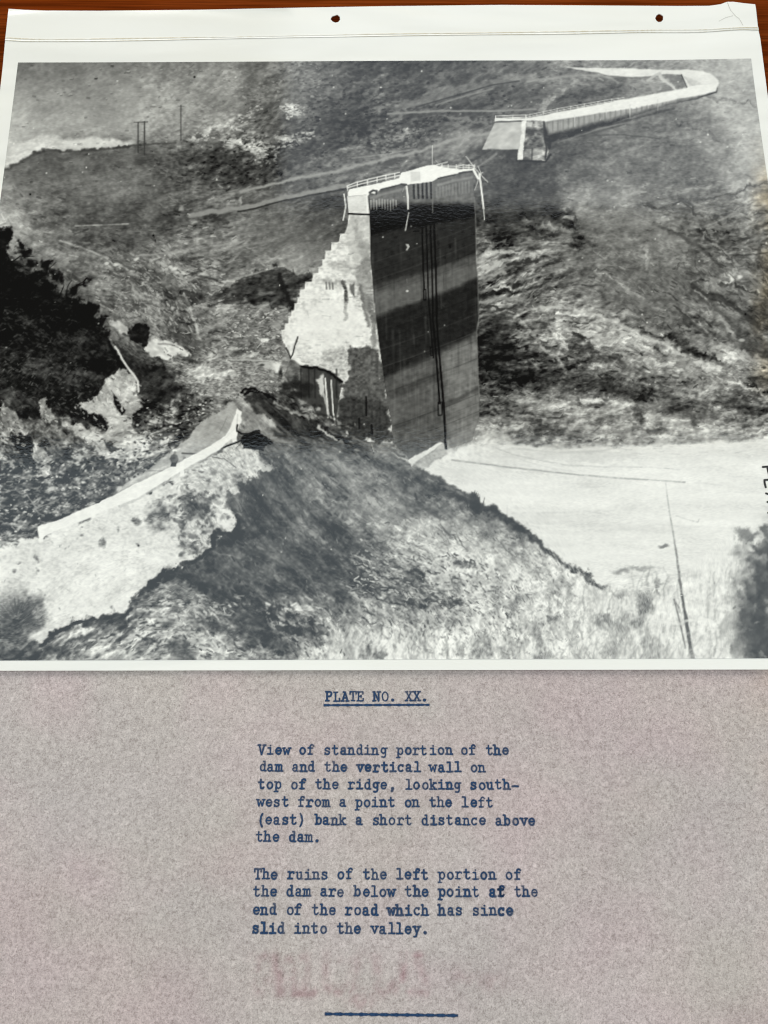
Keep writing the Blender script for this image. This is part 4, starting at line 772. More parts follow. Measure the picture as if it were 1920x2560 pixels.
    poly(R("1205,375 1302,374 1304,382 1190,395"), 62, 5, 4, .8)
    poly(W5("85,520 200,515 206,600 212,640 240,715 216,782 78,778 70,650"), 128, 1.6, 3, 1, (22, G))
    poly(W5("130,640 205,620 210,720 130,700"), 92, 4, 6, .6, (16, G)); poly(W5("95,530 135,530 130,560 95,560"), 205, 2, 2, .8); poly(W5("100,690 200,700 205,775 90,770"), 160, 3, 4, .5, (16, G))
    line(W5("207,530 212,640 225,700 216,770"), 5, 52, .7, soft=2)
    poly(W5("62,520 92,520 84,600 78,660 72,775 36,782 38,712 52,690 58,600"), 222, 1.4, 2, 1, (6, G)); line(W5("78,700 132,700 128,775"), 3, 50, .6, soft=2)
    line(W5("36,782 80,780 216,788 250,740"), 4, 35, .8, soft=2)
    for dy in (0, 5): line(R(f"1239,{290+dy} 1315,{287+dy}"), 1.7, 232, .9); line([(1315, 288+dy), (1400, 270+dy), (1530, 247+dy), (1560, 243+dy)], 1.6, 222, .85)
    line(R("1239,289 1239,302"), 2, 230, .9); line(R("1282,288 1282,298"), 1.6, 225, .9); line(R("1315,287 1315,300"), 2, 230, .9)
    for k in range(14): x = 1325+k*17; y = 286-(x-1315)*.185; line([(x, y), (x, y+9)], 1.3, 215, .7)
    line(R("1239,284 1190,380"), 0.1, 0, 0)
    # dark bank between wing wall and dam
    poly(R("1110,395 1190,378 1245,380 1215,410 1180,440 1130,425 1090,405"), 96, 8, 8, .6, (14, G)); line(R("1190,420 1240,385"), 5, 150, .5, soft=3, rag=3); line(R("1150,420 1200,390 1225,375"), 5, 60, .6, soft=3, rag=4)
    # --- the standing block of the dam
    W4 = lambda s: P6(s, 640, 300); W7 = lambda s: P6(s, 640, 700)
    steps = "600,612 592,690 575,735 545,745 535,790 490,800 485,845 450,855 445,900 430,910 430,940 405,960 405,990 370,1000 360,1045 320,1055 315,1095 285,1105 282,1150 268,1155 265,1190 250,1195 245,1235 230,1240 225,1275 210,1280 208,1315 190,1325 185,1357 165,1367 170,1427 190,1457 195,1497 225,1547 250,1557 300,1592 400,1607 480,1637 560,1707"
    face = steps+" 640,1750 880,1990 890,2085 880,1967 850,1817 830,1677 800,1467 780,1297 770,1187 755,1037 745,900 742,750 735,615"
    whole = W4(steps)+W7("530,790 515,940 600,1005 700,1045 890,1060 890,1050 880,930 850,780 830,640 800,430 780,260 770,150")+W4("755,1000 745,900 742,750 735,615")
    poly(whole, 214, 1.2, .6, 1.0, (13, .7*st(fine)+.5*grain+.7*st(fbm(XX, YY, 34, 15, .12, 5, 93, .65))))
    stain = fbm(XX, YY, 34, 14, 0.1, 5, 91, .65)+.45*fine; streak = fbm(XX, YY, 5, 70, 0, 3, 95)
    poly(W4("600,612 735,615 745,900 745,1000 640,960 580,760 590,700"), 172, 5, 5, .65, (22, stain))
    poly(W4("640,640 700,780 740,860 742,960 690,900 650,800"), 120, 6, 8, .5, (30, stain))
    poly(W4("690,900 748,900 770,1200 790,1400 760,1380 700,1180 640,1000"), 118, 7, 10, .7, (45, stain)); poly(W4("730,1150 768,1180 800,1460 780,1520 735,1360"), 95, 5, 8, .6, (40, stain))
    poly(W4("440,900 560,920 640,960 600,985 470,940"), 150, 6, 8, .5, (30, stain)); poly(W4("430,1030 640,1040 740,1070 740,1090 560,1060 440,1060"), 135, 4, 8, .5, (30, stain))
    for k, (x, y) in enumerate(W4("545,745 490,800 450,855 430,910 405,960 370,1000 320,1055 285,1105 268,1155 250,1195 230,1240 210,1280 190,1325 165,1367")):
        w_ = rs.uniform(30, 90); line([(x+4, y+1), (x+w_*.5, y+3), (x+w_, y+5)], 1.8, 120, .28, soft=1.6, rag=8, mod=shr*.6+.2); line([(x, y-2), (x+rs.uniform(8, 26), y-2)], 2.4, 244, .7, soft=1.4)
        line([(x+1, y+2), (x+2, y+14)], 2, 236, .6, soft=1)
    for k in range(150):
        x = rs.uniform(715, 920); y = rs.uniform(560, 980)
        if x < 860-(y-560)*.36: continue
        L = rs.uniform(4, 22); mark(x, y, x+L, y+rs.uniform(-2, 4), rs.uniform(1.4, 3), rs.choice([80, 120, 150, 240]), rs.uniform(.15, .5))
    line(W4("572,1050 580,1120 585,1200 575,1296"), 9, 84, .8, soft=2.5, rag=5, tex=(16, n1)); line(W4("628,1060 630,1130"), 7, 96, .7, soft=2.5, rag=5); line(W4("610,1065 615,1100"), 4, 110, .6, rag=4)
    for x in (455, 475, 495): line(W4(f"{x},1055 {x+3},1095"), 3.5, 100, .7, soft=1.6, rag=4)
    line(W4("680,1070 700,1180 720,1290 725,1340"), 7, 100, .6, soft=3, rag=6)
    poly(W4("260,1250 420,1180 640,1180 700,1330 690,1420 560,1480 400,1480 260,1440 210,1390"), 226, 14, 10, .6, (10, stain))
    poly(W4("300,1240 320,1180 330,1210 350,1260"), 165, 4, 8, .5, (20, stain))
    line(W7("270,370 240,470 225,505"), 4, 70, .8, rag=6); line(W7("195,440 215,480 225,505"), 4, 60, .8, rag=4)
    poly(W7("400,470 560,440 640,420 740,460 760,480 660,520 600,560 560,640 480,595 440,560"), 168, 6, 12, .7, (40, stain+.8*fine))
    poly(W7("600,450 640,420 700,430 790,440 830,640 850,780 880,930 890,1060 700,1045 600,1005 520,945 530,800 560,680 590,640 600,560"), 74, 5, 12, .9, (22, stain+.8*fine+.5*streak))
    poly(W7("560,760 700,800 860,800 885,1000 700,1040 560,980 530,900"), 48, 10, 10, .65, (14, stain+.8*fine+.6*streak)); poly(W7("640,520 740,500 800,600 820,720 700,740 620,640"), 92, 8, 12, .5, (26, stain+.8*fine))
    poly(W7("180,610 230,520 300,557 400,572 480,602 545,655 535,800 515,945 400,870 330,780 260,760"), 66, 3, 4, .95, (12, streak))
    poly(W7("180,610 230,520 290,560 290,660 220,650"), 112, 3, 6, .85, (20, G)); line(W7("295,560 400,572 480,602 550,660"), 7, 22, .85, soft=2.5, rag=4)
    poly(W7("398,640 440,615 450,700 435,760 405,720"), 205, 2.5, 5, .9, (14, streak)); line(W7("450,640 458,760 465,890"), 4, 220, .9, rag=4); line(W7("488,650 492,760 500,860 515,940"), 3.4, 215, .9, rag=4); line(W7("430,700 450,790 470,870"), 5, 190, .6, rag=4)
    for x in (290, 340, 380, 520): line(W7(f"{x},580 {x+3},760"), 4, 40, .6, soft=2, rag=3)
    for x, y0, y1 in ((712, 760, 880), (750, 940, 1000), (668, 900, 960)): line(W7(f"{x},{y0} {x+2},{y1}"), 5, 22, .7, soft=1.6, rag=4)
    for x, y, rx, ry in ((715, 965, 16, 10), (740, 955, 14, 12), (765, 968, 14, 12), (700, 930, 6, 12), (735, 985, 30, 8)): spot(x, y, rx, ry, 32, .85, 0, .6, 10)
    poly(W7("200,740 340,800 420,900 500,1000 640,1040 560,1060 430,960 330,900 150,800"), 62, 6, 12, .75, (30, G)); line(W7("120,790 240,840 330,890"), 6, 165, .6, soft=3, rag=6); line(W7("400,950 460,990 520,1030"), 6, 190, .7, soft=2, rag=7); line(W7("560,1010 660,1030 740,1070"), 5, 120, .6, soft=2, rag=7)
    for k in range(70):
        t = rs.rand(); x = 700+t*190+rs.randn()*8; y = 1000+t*90+rs.randn()*16
        spot(x, y, rs.uniform(2, 8), rs.uniform(2, 4), rs.choice([26, 40, 150, 200], p=[.35, .3, .2, .15]), .7, .5, .7, 6)
    # upstream face
    fpoly = W4("722,492 738,610 742,750 745,900 755,1000 770,1187 780,1297 800,1467 830,1677 850,1817 880,1967 892,2090 950,2150 1010,2210 1060,2180 1250,2130 1400,2077 1420,1997 1445,1937 1450,1787 1440,1687 1430,1357 1445,1267 1440,1037 1435,1000 1425,900 1425,700 1415,500 1405,330 1320,340 1180,375 1000,412 810,448 740,470")
    ft = 0.7*streak+0.6*fbm(XX, YY, 70, 3.2, -.36, 3, 97)+0.3*grain*.5+.25*mott
    poly(fpoly, 50, 1.0, 0, 1.0, (7, ft))
    fm = pmask(fpoly, 1.0)
    M = np.zeros_like(A.V); M[fm[0]] = fm[1]
    def fz(pts, tone, soft, al, tx=8): poly(pts, tone, soft, 3, al, (tx, ft), M)
    fz(W4("700,480 1430,300 1430,480 1420,540 1200,560 1140,560 900,545 740,590"), 104, 12, .95, 16)
    fz(W4("700,560 930,545 1430,555 1430,640 1080,690 900,710 700,770"), 13, 12, 1.0, 3)
    fz(W4("700,770 900,710 1080,690 1430,620 1430,880 1100,990 740,1090"), 47, 9, .95, 6)
    fz(W4("740,1095 1100,990 1430,875 1450,1020 1250,1110 1000,1195 760,1285"), 98, 9, .95, 10)
    fz(W4("740,1075 1100,985 1430,885 1430,935 1100,1040 750,1125"), 78, 8, .7, 10)
    fz(W4("765,1285 1000,1197 1250,1112 1450,1022 1450,1300 1430,1390 1200,1510 1000,1610 820,1690"), 40, 7, .97, 6)
    fz(W4("810,1690 1000,1600 1200,1510 1440,1380 1470,1600 1470,2250 850,2250"), 92, 12, .95, 18)
    fz(W4("1220,1500 1440,1400 1470,1700 1470,2100 1260,2100"), 124, 16, .75, 20)
    fz(W4("840,1760 1000,1700 1200,1620 1200,1660 1000,1760 850,1830"), 60, 8, .6, 8); fz(W4("880,1980 1100,1900 1450,1720 1450,1750 1100,1935 890,2010"), 62, 5, .6, 8); fz(W4("900,1830 1150,1740 1180,1850 930,1940"), 92, 12, .6, 8)
    fz(W4("845,1790 905,1800 905,2080 885,2090"), 108, 6, .45, 8)
    for k in range(26):
        y0 = 620+k*58; w_ = rs.uniform(1.2, 2.4)
        line(W4(f"700,{y0+150} 1000,{y0+48} 1250,{y0-45} 1460,{y0-130}"), w_, 18 if rs.rand() < .6 else 120, rs.uniform(.10, .30), soft=1.4, mod=M)
    for k in range(70):
        x = rs.uniform(745, 1440); y0 = rs.uniform(700, 1900); line(W4(f"{x},{y0} {x+6},{y0+rs.uniform(60, 320)}"), rs.uniform(2, 7), rs.choice([24, 120]), rs.uniform(.06, .22), w2=1, soft=3, mod=M)
    for x in range(745, 910, 18): line(W4(f"{x},{int(520+rs.uniform(-6, 8))} {x+1},{int(560+rs.uniform(0, 30))}"), 3.5, 168, .7, w2=2, soft=1.6, mod=M)
    for x in range(1170, 1400, 21): line(W4(f"{x},{int(440-(x-1170)*.2)} {x+1},{int(500-(x-1170)*.15)}"), 4, 140, .5, w2=2, soft=2, mod=M)
    line(W4("745,505 820,480 980,440"), 6, 140, .5, soft=3, mod=M); line(W4("1180,420 1300,390 1400,370"), 6, 150, .5, soft=3, mod=M)
    for x in (1022, 1050, 1078, 1105, 1133): line(W4(f"{x},{402-(x-1022)//12} {x+3},505"), 5, 34, .85, soft=1.5)
    for x in (1036, 1064, 1091, 1119): line(W4(f"{x},405 {x},480"), 5, 125, .6, soft=2)
    line(W4("1143,395 1145,600"), 3, 120, .6, soft=1.6)
    for s, w in (("1075,640 1078,760 1084,960 1092,1160", 3.4), ("1102,660 1105,760 1113,1000 1118,1170", 3), ("1130,640 1132,760 1142,1000 1146,1296 1160,1420", 3.6), ("1153,650 1157,760 1166,1000 1172,1296 1178,1400 1195,1600 1215,1837", 4), ("1118,1160 1140,1430 1150,1540", 3), ("1150,1337 1165,1500 1180,1700 1190,1840", 4.6), ("1195,1600 1215,1837 1228,2060", 5)): line(W4(s), w, 12, .85, soft=1.1)
    for s in ("1085,1097 1100,1097 1102,1165 1087,1166 1085,1097", "1180,1830 1204,1828 1206,1912 1182,1915 1180,1830", "1130,1470 1146,1470 1147,1525 1132,1526 1130,1470"): line(W4(s), 2.4, 14, .9); 
    line(W4("1190,1845 1195,1900"), 4, 105, .7); line(W4("1093,1105 1094,1155"), 3, 90, .6)
    line(W4("1270,1570 1275,1680"), 2, 130, .6, soft=1.4); line(W4("1210,1200 1222,1210"), 1, 120, .4)
    line(W4("1215,980 1218,1100"), 1.6, 60, .4); line(W4("940,1175 1060,1165"), 1.4, 118, .5)
    poly(W4("968,803 988,805 994,822 980,848 970,842 982,824"), 190, 1.2, 1, .9); spot(1018, 727.5, 3.4, 2.6, 215, .9); line(W4("978,1030 980,1055"), 1.6, 130, .6)
    line(W4("1020,722 1055,720"), 2.4, 12, .8); spot(1125, 616, 3, 5, 20, .7)
    # edges of the face
    line(W4("730,500 738,610 742,750 745,900 755,1000 768,1180"), 2.4, 30, .6, soft=1.5); line(W4("1415,500 1425,700 1427,900 1437,1000 1443,1290 1432,1357 1441,1690 1450,1790"), 2.6, 150, .5, soft=1.6, rag=2)
    # foot of the face: pale ledge
    poly(W7("985,1165 1200,1048 1215,1060 1010,1205"), 214, 2, 2, .92, (6, G)); poly(W7("1010,1205 1215,1062 1300,1100 1180,1160 1080,1225"), 165, 4, 4, .85, (10, G)); poly(W7("1235,1030 1420,930 1445,900 1425,960 1400,1040 1290,1090 1240,1100"), 130, 3, 4, .7, (14, ft))
    line(W7("1225,1040 1232,1090"), 6, 14, .8)
    # crest: deck, rails, broken ends
    poly(W4("595,474 602,450 650,440 800,407 930,377 940,345 1000,325 1100,298 1150,288 1190,300 1260,315 1400,318 1418,332 1320,342 1290,352 1180,377 1140,397 1000,414 975,422 940,417 810,447 780,478 740,472 720,492 596,494"), 240, 1.2, 1.2, 1.0, (3, G))
    poly(W4("1000,336 1064,334 1066,392 1002,400"), 196, 1.4, 0, .85); line(W4("1002,336 1003,410"), 2, 215, .7)
    line(W4("735,470 760,455 785,460 780,478"), 5, 60, .85, soft=1.5, rag=3); line(W4("815,448 940,418 975,424"), 3, 62, .8, soft=1.5); line(W4("1180,378 1290,354"), 3.4, 60, .85, soft=1.4); line(W4("1318,345 1345,338 1402,332"), 4, 58, .85, soft=1.4); line(W4("940,415 975,418"), 4, 50, .7)
    poly(W4("590,492 724,487 735,606 600,604"), 206, 1.2, 0, 1, (5, G)); poly(W4("712,490 726,487 737,608 718,606"), 236, 1.2, 1, .95); line(W4("600,607 735,613"), 4, 20, .95, soft=1.2); line(W4("600,495 690,487 715,484"), 2, 140, .6, rag=2); line(W4("727,495 738,608"), 2.4, 24, .7)
    for s in ("588,428 650,403 780,371 932,338", "590,440 650,421 780,390 932,358"): line(W4(s), 2.4, 236, .95)
    for x, y in ((593, 428), (657, 400), (722, 387), (784, 371), (842, 357), (900, 345)): line(W4(f"{x},{y} {x},{y+30}"), 2.2, 236, .95)
    line(W4("1170,290 1240,272"), 2.4, 215, .9); line(W4("1165,262 1195,295"), 1.8, 190, .8)
    for s in ("1200,296 1300,300 1345,290 1420,297", "1205,310 1300,312 1345,305 1415,312"): line(W4(s), 2.2, 230, .9)
    for x in (1205, 1245, 1298, 1343, 1380, 1415): line(W4(f"{x},288 {x},320"), 2, 228, .9)
    line(W4("1143,165 1143,292"), 2.2, 200, .9)
    for s, w, t in (("570,480 582,560 565,648", 3.2, 222), ("1362,236 1425,320 1502,402", 2.2, 205), ("1408,320 1440,378", 6, 235), ("1448,350 1462,460 1475,572", 4.6, 232), ("1475,570 1480,645", 2.4, 205), ("1442,385 1418,452", 2, 190), ("1445,345 1470,340", 2, 200), ("976,430 984,500 986,575", 4.6, 228), ("990,600 968,715", 3, 188), ("950,465 965,430", 1.8, 150), ("1440,300 1460,350", 2, 190)): line(W4(s), w, t, .95, soft=1.1)
    poly(W4("1418,520 1470,570 1430,575"), 120, 4, 3, .5)
    # --- standing weeds and out-of-focus bush, lower right
    tp = R("1664,1204 1668,1240 1673,1277 1682,1330 1689,1374 1697,1430 1704,1489 1714,1547 1720,1590 1731,1650"); tw = [3, 3, 3.4, 4, 5, 6, 7, 8, 9, 10]; tt = [195, 182, 165, 155, 140, 120, 98, 86, 88, 95]
    for k in range(9): line(tp[k:k+2], tw[k], (tt[k]+tt[k+1])/2, .82, w2=tw[k+1], soft=2.0, rag=1.5, mod=shr*.4+.65)
    line(R("1685,1500 1700,1560 1712,1620"), 4, 110, .7, soft=2); line(R("1697,1520 1684,1498"), 3, 100, .6, soft=2)
    line(R("1714,1552 1760,1548 1800,1560 1820,1575"), 5, 222, .6, soft=3); line(R("1590,1540 1620,1552 1700,1560"), 6, 222, .5, soft=4)
    for k in range(620):
        x = rs.uniform(820, 1860); y = 1660-rs.rand()**1.6*np.interp(x, [820, 1000, 1300, 1500, 1830], [60, 70, 120, 200, 240]); a = -1.57+rs.randn()*.28; L = rs.uniform(16, 60)
        line([(x, y), (x+L*.5*np.cos(a), y+L*.5*np.sin(a)), (x+L*np.cos(a+.15), y+L*np.sin(a))], rs.uniform(3, 7), rs.choice([110, 140, 165, 232, 238]), rs.uniform(.12, .45), w2=1.5, soft=3, rag=6)
    for x, y, rx, ry, t in ((1604, 1495, 18, 30, 105), (1612, 1520, 22, 30, 100), (1600, 1545, 16, 20, 95), (1560, 1570, 20, 24, 120), (1520, 1560, 24, 18, 120), (1500, 1545, 26, 14, 105), (1640, 1470, 9, 24, 120), (1375, 1545, 10, 18, 62), (1345, 1590, 10, 30, 110), (1290, 1510, 14, 24, 95), (1545, 1480, 20, 10, 130), (1530, 1620, 16, 30, 130), (1620, 1610, 12, 34, 135), (1360, 1640, 20, 12, 105), (1200, 1620, 14, 20, 120), (1640, 1640, 12, 20, 140)):
        spot(x, y, rx, ry, t, .65, 0, .8, 18, (16, n1))
    for x, y, rx, ry, t, al in ((1858, 1330, 26, 12, 128, .85), (1868, 1345, 18, 16, 105, .7), (1915, 1330, 14, 20, 92, .85), (1895, 1375, 34, 14, 110, .8), (1925, 1400, 40, 40, 92, .85), (1900, 1450, 34, 50, 78, .85), (1930, 1520, 60, 70, 62, .9), (1880, 1520, 34, 50, 82, .8), (1850, 1500, 30, 26, 120, .6), (1890, 1600, 44, 60, 74, .9), (1940, 1620, 60, 60, 66, .9), (1845, 1620, 16, 40, 130, .5), (1830, 1560, 24, 30, 135, .5), (2000, 1480, 110, 180, 60, .9)):
        spot(x, y, rx, ry, t, al, 0, .6, 16, (12, mott+mid))
    for k in range(240): spot(rs.uniform(1830, 2060), rs.uniform(1330, 1650), rs.uniform(3, 10), rs.uniform(3, 11), rs.choice([205, 170, 130, 52, 40]), rs.uniform(.15, .45), rs.uniform(-1, 1), .9, 10)
    for x, y in ((1880, 1370), (1890, 1352), (1878, 1325)): spot(x, y, 8, 6, 225, .7, 0, .8, 8)
    # dust specks, age toning, grain
    for k in range(170): spot(rs.uniform(0, 1920), rs.uniform(160, 1640), rs.uniform(1.2, 2.4), rs.uniform(1.2, 2.2), 238, rs.uniform(.4, .95), 0, .7)
    for x, y in ((75, 485), (383, 588), (1864, 785), (486, 192), (346, 1364)): spot(x, y, 2.6, 2.6, 14, .9, 0, .6)
    A.V = np.where(A.V < 112, 112+(A.V-112)*1.12, 112+(A.V-112)*1.10)
    A.V = np.where(A.V > 222, 222+(A.V-222)*.55, A.V)
    V = A.V + 2.6*grain*(0.4+0.6*np.clip(1-np.abs(A.V-110)/140, 0, 1)) + 1.6*n1
    return np.clip(V, 4, 246)
# ================================================================ the setting: table top
def table_top():
    bm = bmesh.new(); x, y0, y1, z = .55, -.42, .48, .022
    bmesh.ops.create_cube(bm, size=1.0)
    bmesh.ops.scale(bm, vec=(2*x, y1-y0, z), verts=bm.verts); bmesh.ops.translate(bm, vec=(0, (y0+y1)/2, -z/2-.0024), verts=bm.verts)
    bmesh.ops.bevel(bm, geom=list(bm.edges), offset=.003, segments=3, affect='EDGES', profile=.5)
    me = bpy.data.meshes.new('table'); bm.to_mesh(me); bm.free(); me.materials.append(M_WOOD)
    o = bpy.data.objects.new('table', me); COL.objects.link(o); o['kind'] = 'structure'
    return o
table_top()

# ================================================================ caption page
PGX0, PGX1, PGY0, PGY1 = -4.36*U, 4.14*U, -6.35*U, 4.65*U
def page_z(X, Y):
    return 0.00016+0.00005*np.sin(X*60+1.0)*np.sin(Y*45)
page = root('caption_page', 'thin pinkish grey paper sheet with blue typewritten caption under the photograph', 'paper', (0, -.04, .0001))
PO = np.array(page.location)
def build_page():
    nx, ny = 300, 390
    X, Y = np.meshgrid(np.linspace(PGX0, PGX1, nx), np.linspace(PGY0, PGY1, ny))
    Z = page_z(X, Y)
    px, py = topix(X, Y); px = px.astype(np.float32); py = py.astype(np.float32)
    pink = np.clip(.5+1.25*fbm(px, py, 300, 260, .3, 4, 801), 0, 1); yel = np.clip(.5+1.2*fbm(px, py, 420, 380, .1, 3, 821), 0, 1); lum = 1+.10*fbm(px, py, 240, 240, .2, 4, 841)
    base = np.array([.478, .434, .412]); c = np.ones(px.shape+(3,))*base
    c *= lum[..., None]
    c *= 1-pink[..., None]*np.array([-.01, .062, .022]); c *= 1-yel[..., None]*np.array([.0, .0, .03])
    # the old edge is browner
    ed = np.exp(-(PGX1-X)/.0045); c *= 1-ed[..., None]*np.array([.02, .10, .22])*np.clip(.7+fbm(px, py, 60, 60, 0, 2, 861), .2, 1.3)[..., None]
    # letters showing faintly through from the sheet below
    gh = np.zeros(px.shape)
    for s, wd, k in (("642,2395 645,2480", 14, .5), ("690,2390 700,2480", 16, .6), ("735,2486 785,2484", 12, .7), ("720,2400 735,2470", 14, .5), ("818,2390 812,2450", 12, .4), ("880,2480 905,2500", 24, 1.0), ("900,2388 870,2480", 14, .5), ("1010,2386 1050,2389", 9, .8), ("1014,2390 1005,2450", 10, .8), ("955,2478 1065,2484", 12, .6), ("985,2455 960,2485", 12, .5), ("850,2400 930,2395", 10, .4), ("1150,2440 1240,2460", 26, .3), ("625,2392 660,2390", 12, .5), ("760,2392 765,2478", 13, .5), ("940,2396 945,2470", 13, .5), ("1040,2400 1070,2470", 12, .4), ("820,2470 850,2482", 14, .6), ("650,2455 700,2450", 12, .4)):
        p = np.array(R(s))
        ex, ey = p[1]-p[0]; t = np.clip(((px-p[0, 0])*ex+(py-p[0, 1])*ey)/(ex*ex+ey*ey), 0, 1)
        d = np.hypot(px-p[0, 0]-t*ex, py-p[0, 1]-t*ey); gh = np.maximum(gh, k*np.exp(-(d/wd)**2))
    gh *= 1.15*np.clip(.7+fbm(px, py, 18, 22, 0, 3, 881)*1.3, 0, 1.2)
    c *= 1-gh[..., None]*np.array([.26, .42, .38])
    o = grid_mesh('paper_sheet', X-PO[0], Y-PO[1], Z-PO[2], M_CAP, page)
    color_attr(o, 'tint', c.reshape(-1, 3))
build_page()
def build_spacers():
    # unseen leaves, added to lift the sheets so the punched holes read darker
    rr = random.Random(5); z = -.0024; n = 9; th = (.00008+.0024)/n
    for i in range(n):
        dx, dy = rr.uniform(-.0004, .0004), rr.uniform(-.0004, .0004); x0, x1, y0, y1 = PGX0+.0012+dx, PGX1-.0012+dx, PGY0+.0012+dy, PGY1-.0012+dy
        a, b = z+i*th+.00001, z+(i+1)*th-.00001
        v = [(x0, y0, a), (x1, y0, a), (x1, y1, a), (x0, y1, a), (x0, y0, b), (x1, y0, b), (x1, y1, b), (x0, y1, b)]
        o = mesh_obj('spacer_leaf', [np.array(q)-PO for q in v], [(3, 2, 1, 0), (4, 5, 6, 7), (0, 1, 5, 4), (1, 2, 6, 5), (2, 3, 7, 6), (3, 0, 4, 7)], M_PAPER, page, False)
build_spacers()

# ---- typewriter letters, as strokes in a cell one wide (baseline 0, x-height .80, capitals 1.14)
def arc(cx, cy, rx, ry, a0, a1, n=9):
    return [(cx+rx*math.cos(math.radians(a0+(a1-a0)*i/n)), cy+ry*math.sin(math.radians(a0+(a1-a0)*i/n))) for i in range(n+1)]
def hs(x0, x1, y): return [(x0, y), (x1, y)]
XH, CP, AS, DS = .80, 1.14, 1.16, -.34
def glyphs():
    g = {}
    o = arc(.5, XH/2, .31, XH/2-.03, 0, 360, 16)
    g['o'] = [o]
    g['e'] = [arc(.5, XH/2, .31, XH/2-.03, -38, -360, 14), [(.19, XH/2+.02), (.81, XH/2+.02)]]
    g['c'] = [arc(.52, XH/2, .31, XH/2-.03, 48, 315, 12), [(.73, .62), (.75, .76)]]
    g['a'] = [[(.24, .62), (.27, .74), (.45, .79), (.62, .74), (.66, .60), (.66, .12), (.72, .03), (.86, .03)], arc(.43, .22, .25, .20, 60, 300, 9)+[(.66, .16)], [(.56, .41), (.66, .42)]]
    g['d'] = [arc(.44, XH/2, .27, XH/2-.03, 0, 360, 14), [(.70, AS-.03), (.70, .03)], hs(.54, .70, AS-.03), hs(.70, .88, .03)]
    g['b'] = [arc(.56, XH/2, .27, XH/2-.03, 0, 360, 14), [(.28, AS-.03), (.28, .03)], hs(.10, .28, AS-.03), hs(.14, .28, .03)]
    g['p'] = [arc(.56, XH/2, .27, XH/2-.03, 0, 360, 14), [(.27, XH-.03), (.27, DS)], hs(.08, .27, XH-.03), hs(.08, .48, DS)]
    g['g'] = [arc(.44, .46, .25, .30, 0, 360, 13), [(.69, .72), (.69, -.12), (.60, -.28), (.44, -.33), (.26, -.28)], hs(.69, .88, .74)]
    g['h'] = [[(.24, AS-.03), (.24, .03)], hs(.08, .24, AS-.03), hs(.08, .42, .03), [(.24, .58), (.38, .74), (.54, .77), (.68, .70), (.72, .54), (.72, .03)], hs(.58, .90, .03)]
    g['i'] = [hs(.22, .52, XH-.05), [(.52, XH-.05), (.52, .03)], hs(.18, .84, .03), [(.50, 1.03), (.53, 1.03)]]
    g['k'] = [[(.24, AS-.03), (.24, .03)], hs(.08, .24, AS-.03), hs(.08, .40, .03), [(.26, .30), (.68, .72)], hs(.54, .86, .74), [(.42, .46), (.74, .05)], hs(.60, .92, .03)]
    g['l'] = [hs(.22, .52, AS-.03), [(.52, AS-.03), (.52, .03)], hs(.16, .86, .03)]
    g['m'] = [hs(.02, .18, XH-.05), [(.18, XH-.05), (.18, .03)], hs(.04, .30, .03), [(.18, .62), (.28, .76), (.40, .76), (.48, .66), (.49, .03)], hs(.40, .60, .03), [(.49, .62), (.60, .76), (.72, .76), (.81, .66), (.82, .03)], hs(.72, .97, .03)]
    g['n'] = [hs(.08, .24, XH-.05), [(.24, XH-.05), (.24, .03)], hs(.08, .42, .03), [(.24, .58), (.38, .74), (.54, .77), (.68, .70), (.72, .54), (.72, .03)], hs(.58, .90, .03)]
    g['r'] = [hs(.14, .34, XH-.05), [(.34, XH-.05), (.34, .03)], hs(.12, .66, .03), [(.34, .50), (.48, .70), (.64, .77), (.80, .72), (.83, .62)]]
    g['s'] = [[(.75, .74), (.74, .60)], [(.74, .62), (.66, .73), (.48, .78), (.30, .73), (.25, .60), (.32, .48), (.52, .42), (.70, .35), (.77, .21), (.70, .08), (.50, .02), (.32, .07), (.24, .20)], [(.23, .20), (.23, .03)]]
    g['t'] = [[(.40, 1.06), (.40, .20), (.46, .06), (.58, .02), (.72, .06), (.80, .16)], hs(.16, .74, XH-.05)]
    g['f'] = [[(.40, .03), (.40, .90), (.46, 1.07), (.60, 1.13), (.76, 1.09), (.82, .98)], hs(.16, .72, XH-.05), hs(.18, .68, .03)]
    g['u'] = [hs(.08, .24, XH-.05), [(.24, XH-.05), (.24, .24), (.30, .08), (.44, .02), (.58, .06), (.70, .20)], hs(.54, .70, XH-.05), [(.70, XH-.05), (.70, .03)], hs(.70, .88, .03)]
    g['v'] = [hs(.06, .38, XH-.05), hs(.62, .94, XH-.05), [(.20, XH-.05), (.50, .02), (.80, XH-.05)]]
    g['w'] = [hs(.00, .28, XH-.05), hs(.72, 1.0, XH-.05), [(.12, XH-.05), (.30, .03), (.50, .56), (.70, .03), (.88, XH-.05)]]
    g['y'] = [hs(.06, .38, XH-.05), hs(.62, .94, XH-.05), [(.20, XH-.05), (.52, .06)], [(.80, XH-.05), (.52, .06), (.38, -.30), (.18, -.32)]]
    g['.'] = [[(.46, .07), (.52, .09)], [(.46, .11), (.52, .06)], [(.45, .09), (.53, .09)]]
    g[','] = [[(.46, .12), (.54, .10)], [(.53, .12), (.52, -.02), (.42, -.20)], [(.46, .08), (.53, .02)]]
    g['-'] = [hs(.16, .86, .42)]
    g['('] = [[(.68, 1.20), (.50, .90), (.44, .46), (.50, .04), (.68, -.26)]]
    g[')'] = [[(.32, 1.20), (.50, .90), (.56, .46), (.50, .04), (.32, -.26)]]
    g['P'] = [[(.26, CP-.03), (.26, .03)], hs(.10, .58, CP-.03), hs(.10, .50, .03), [(.58, CP-.03), (.76, 1.03), (.80, .84), (.74, .64), (.58, .55), (.26, .55)]]
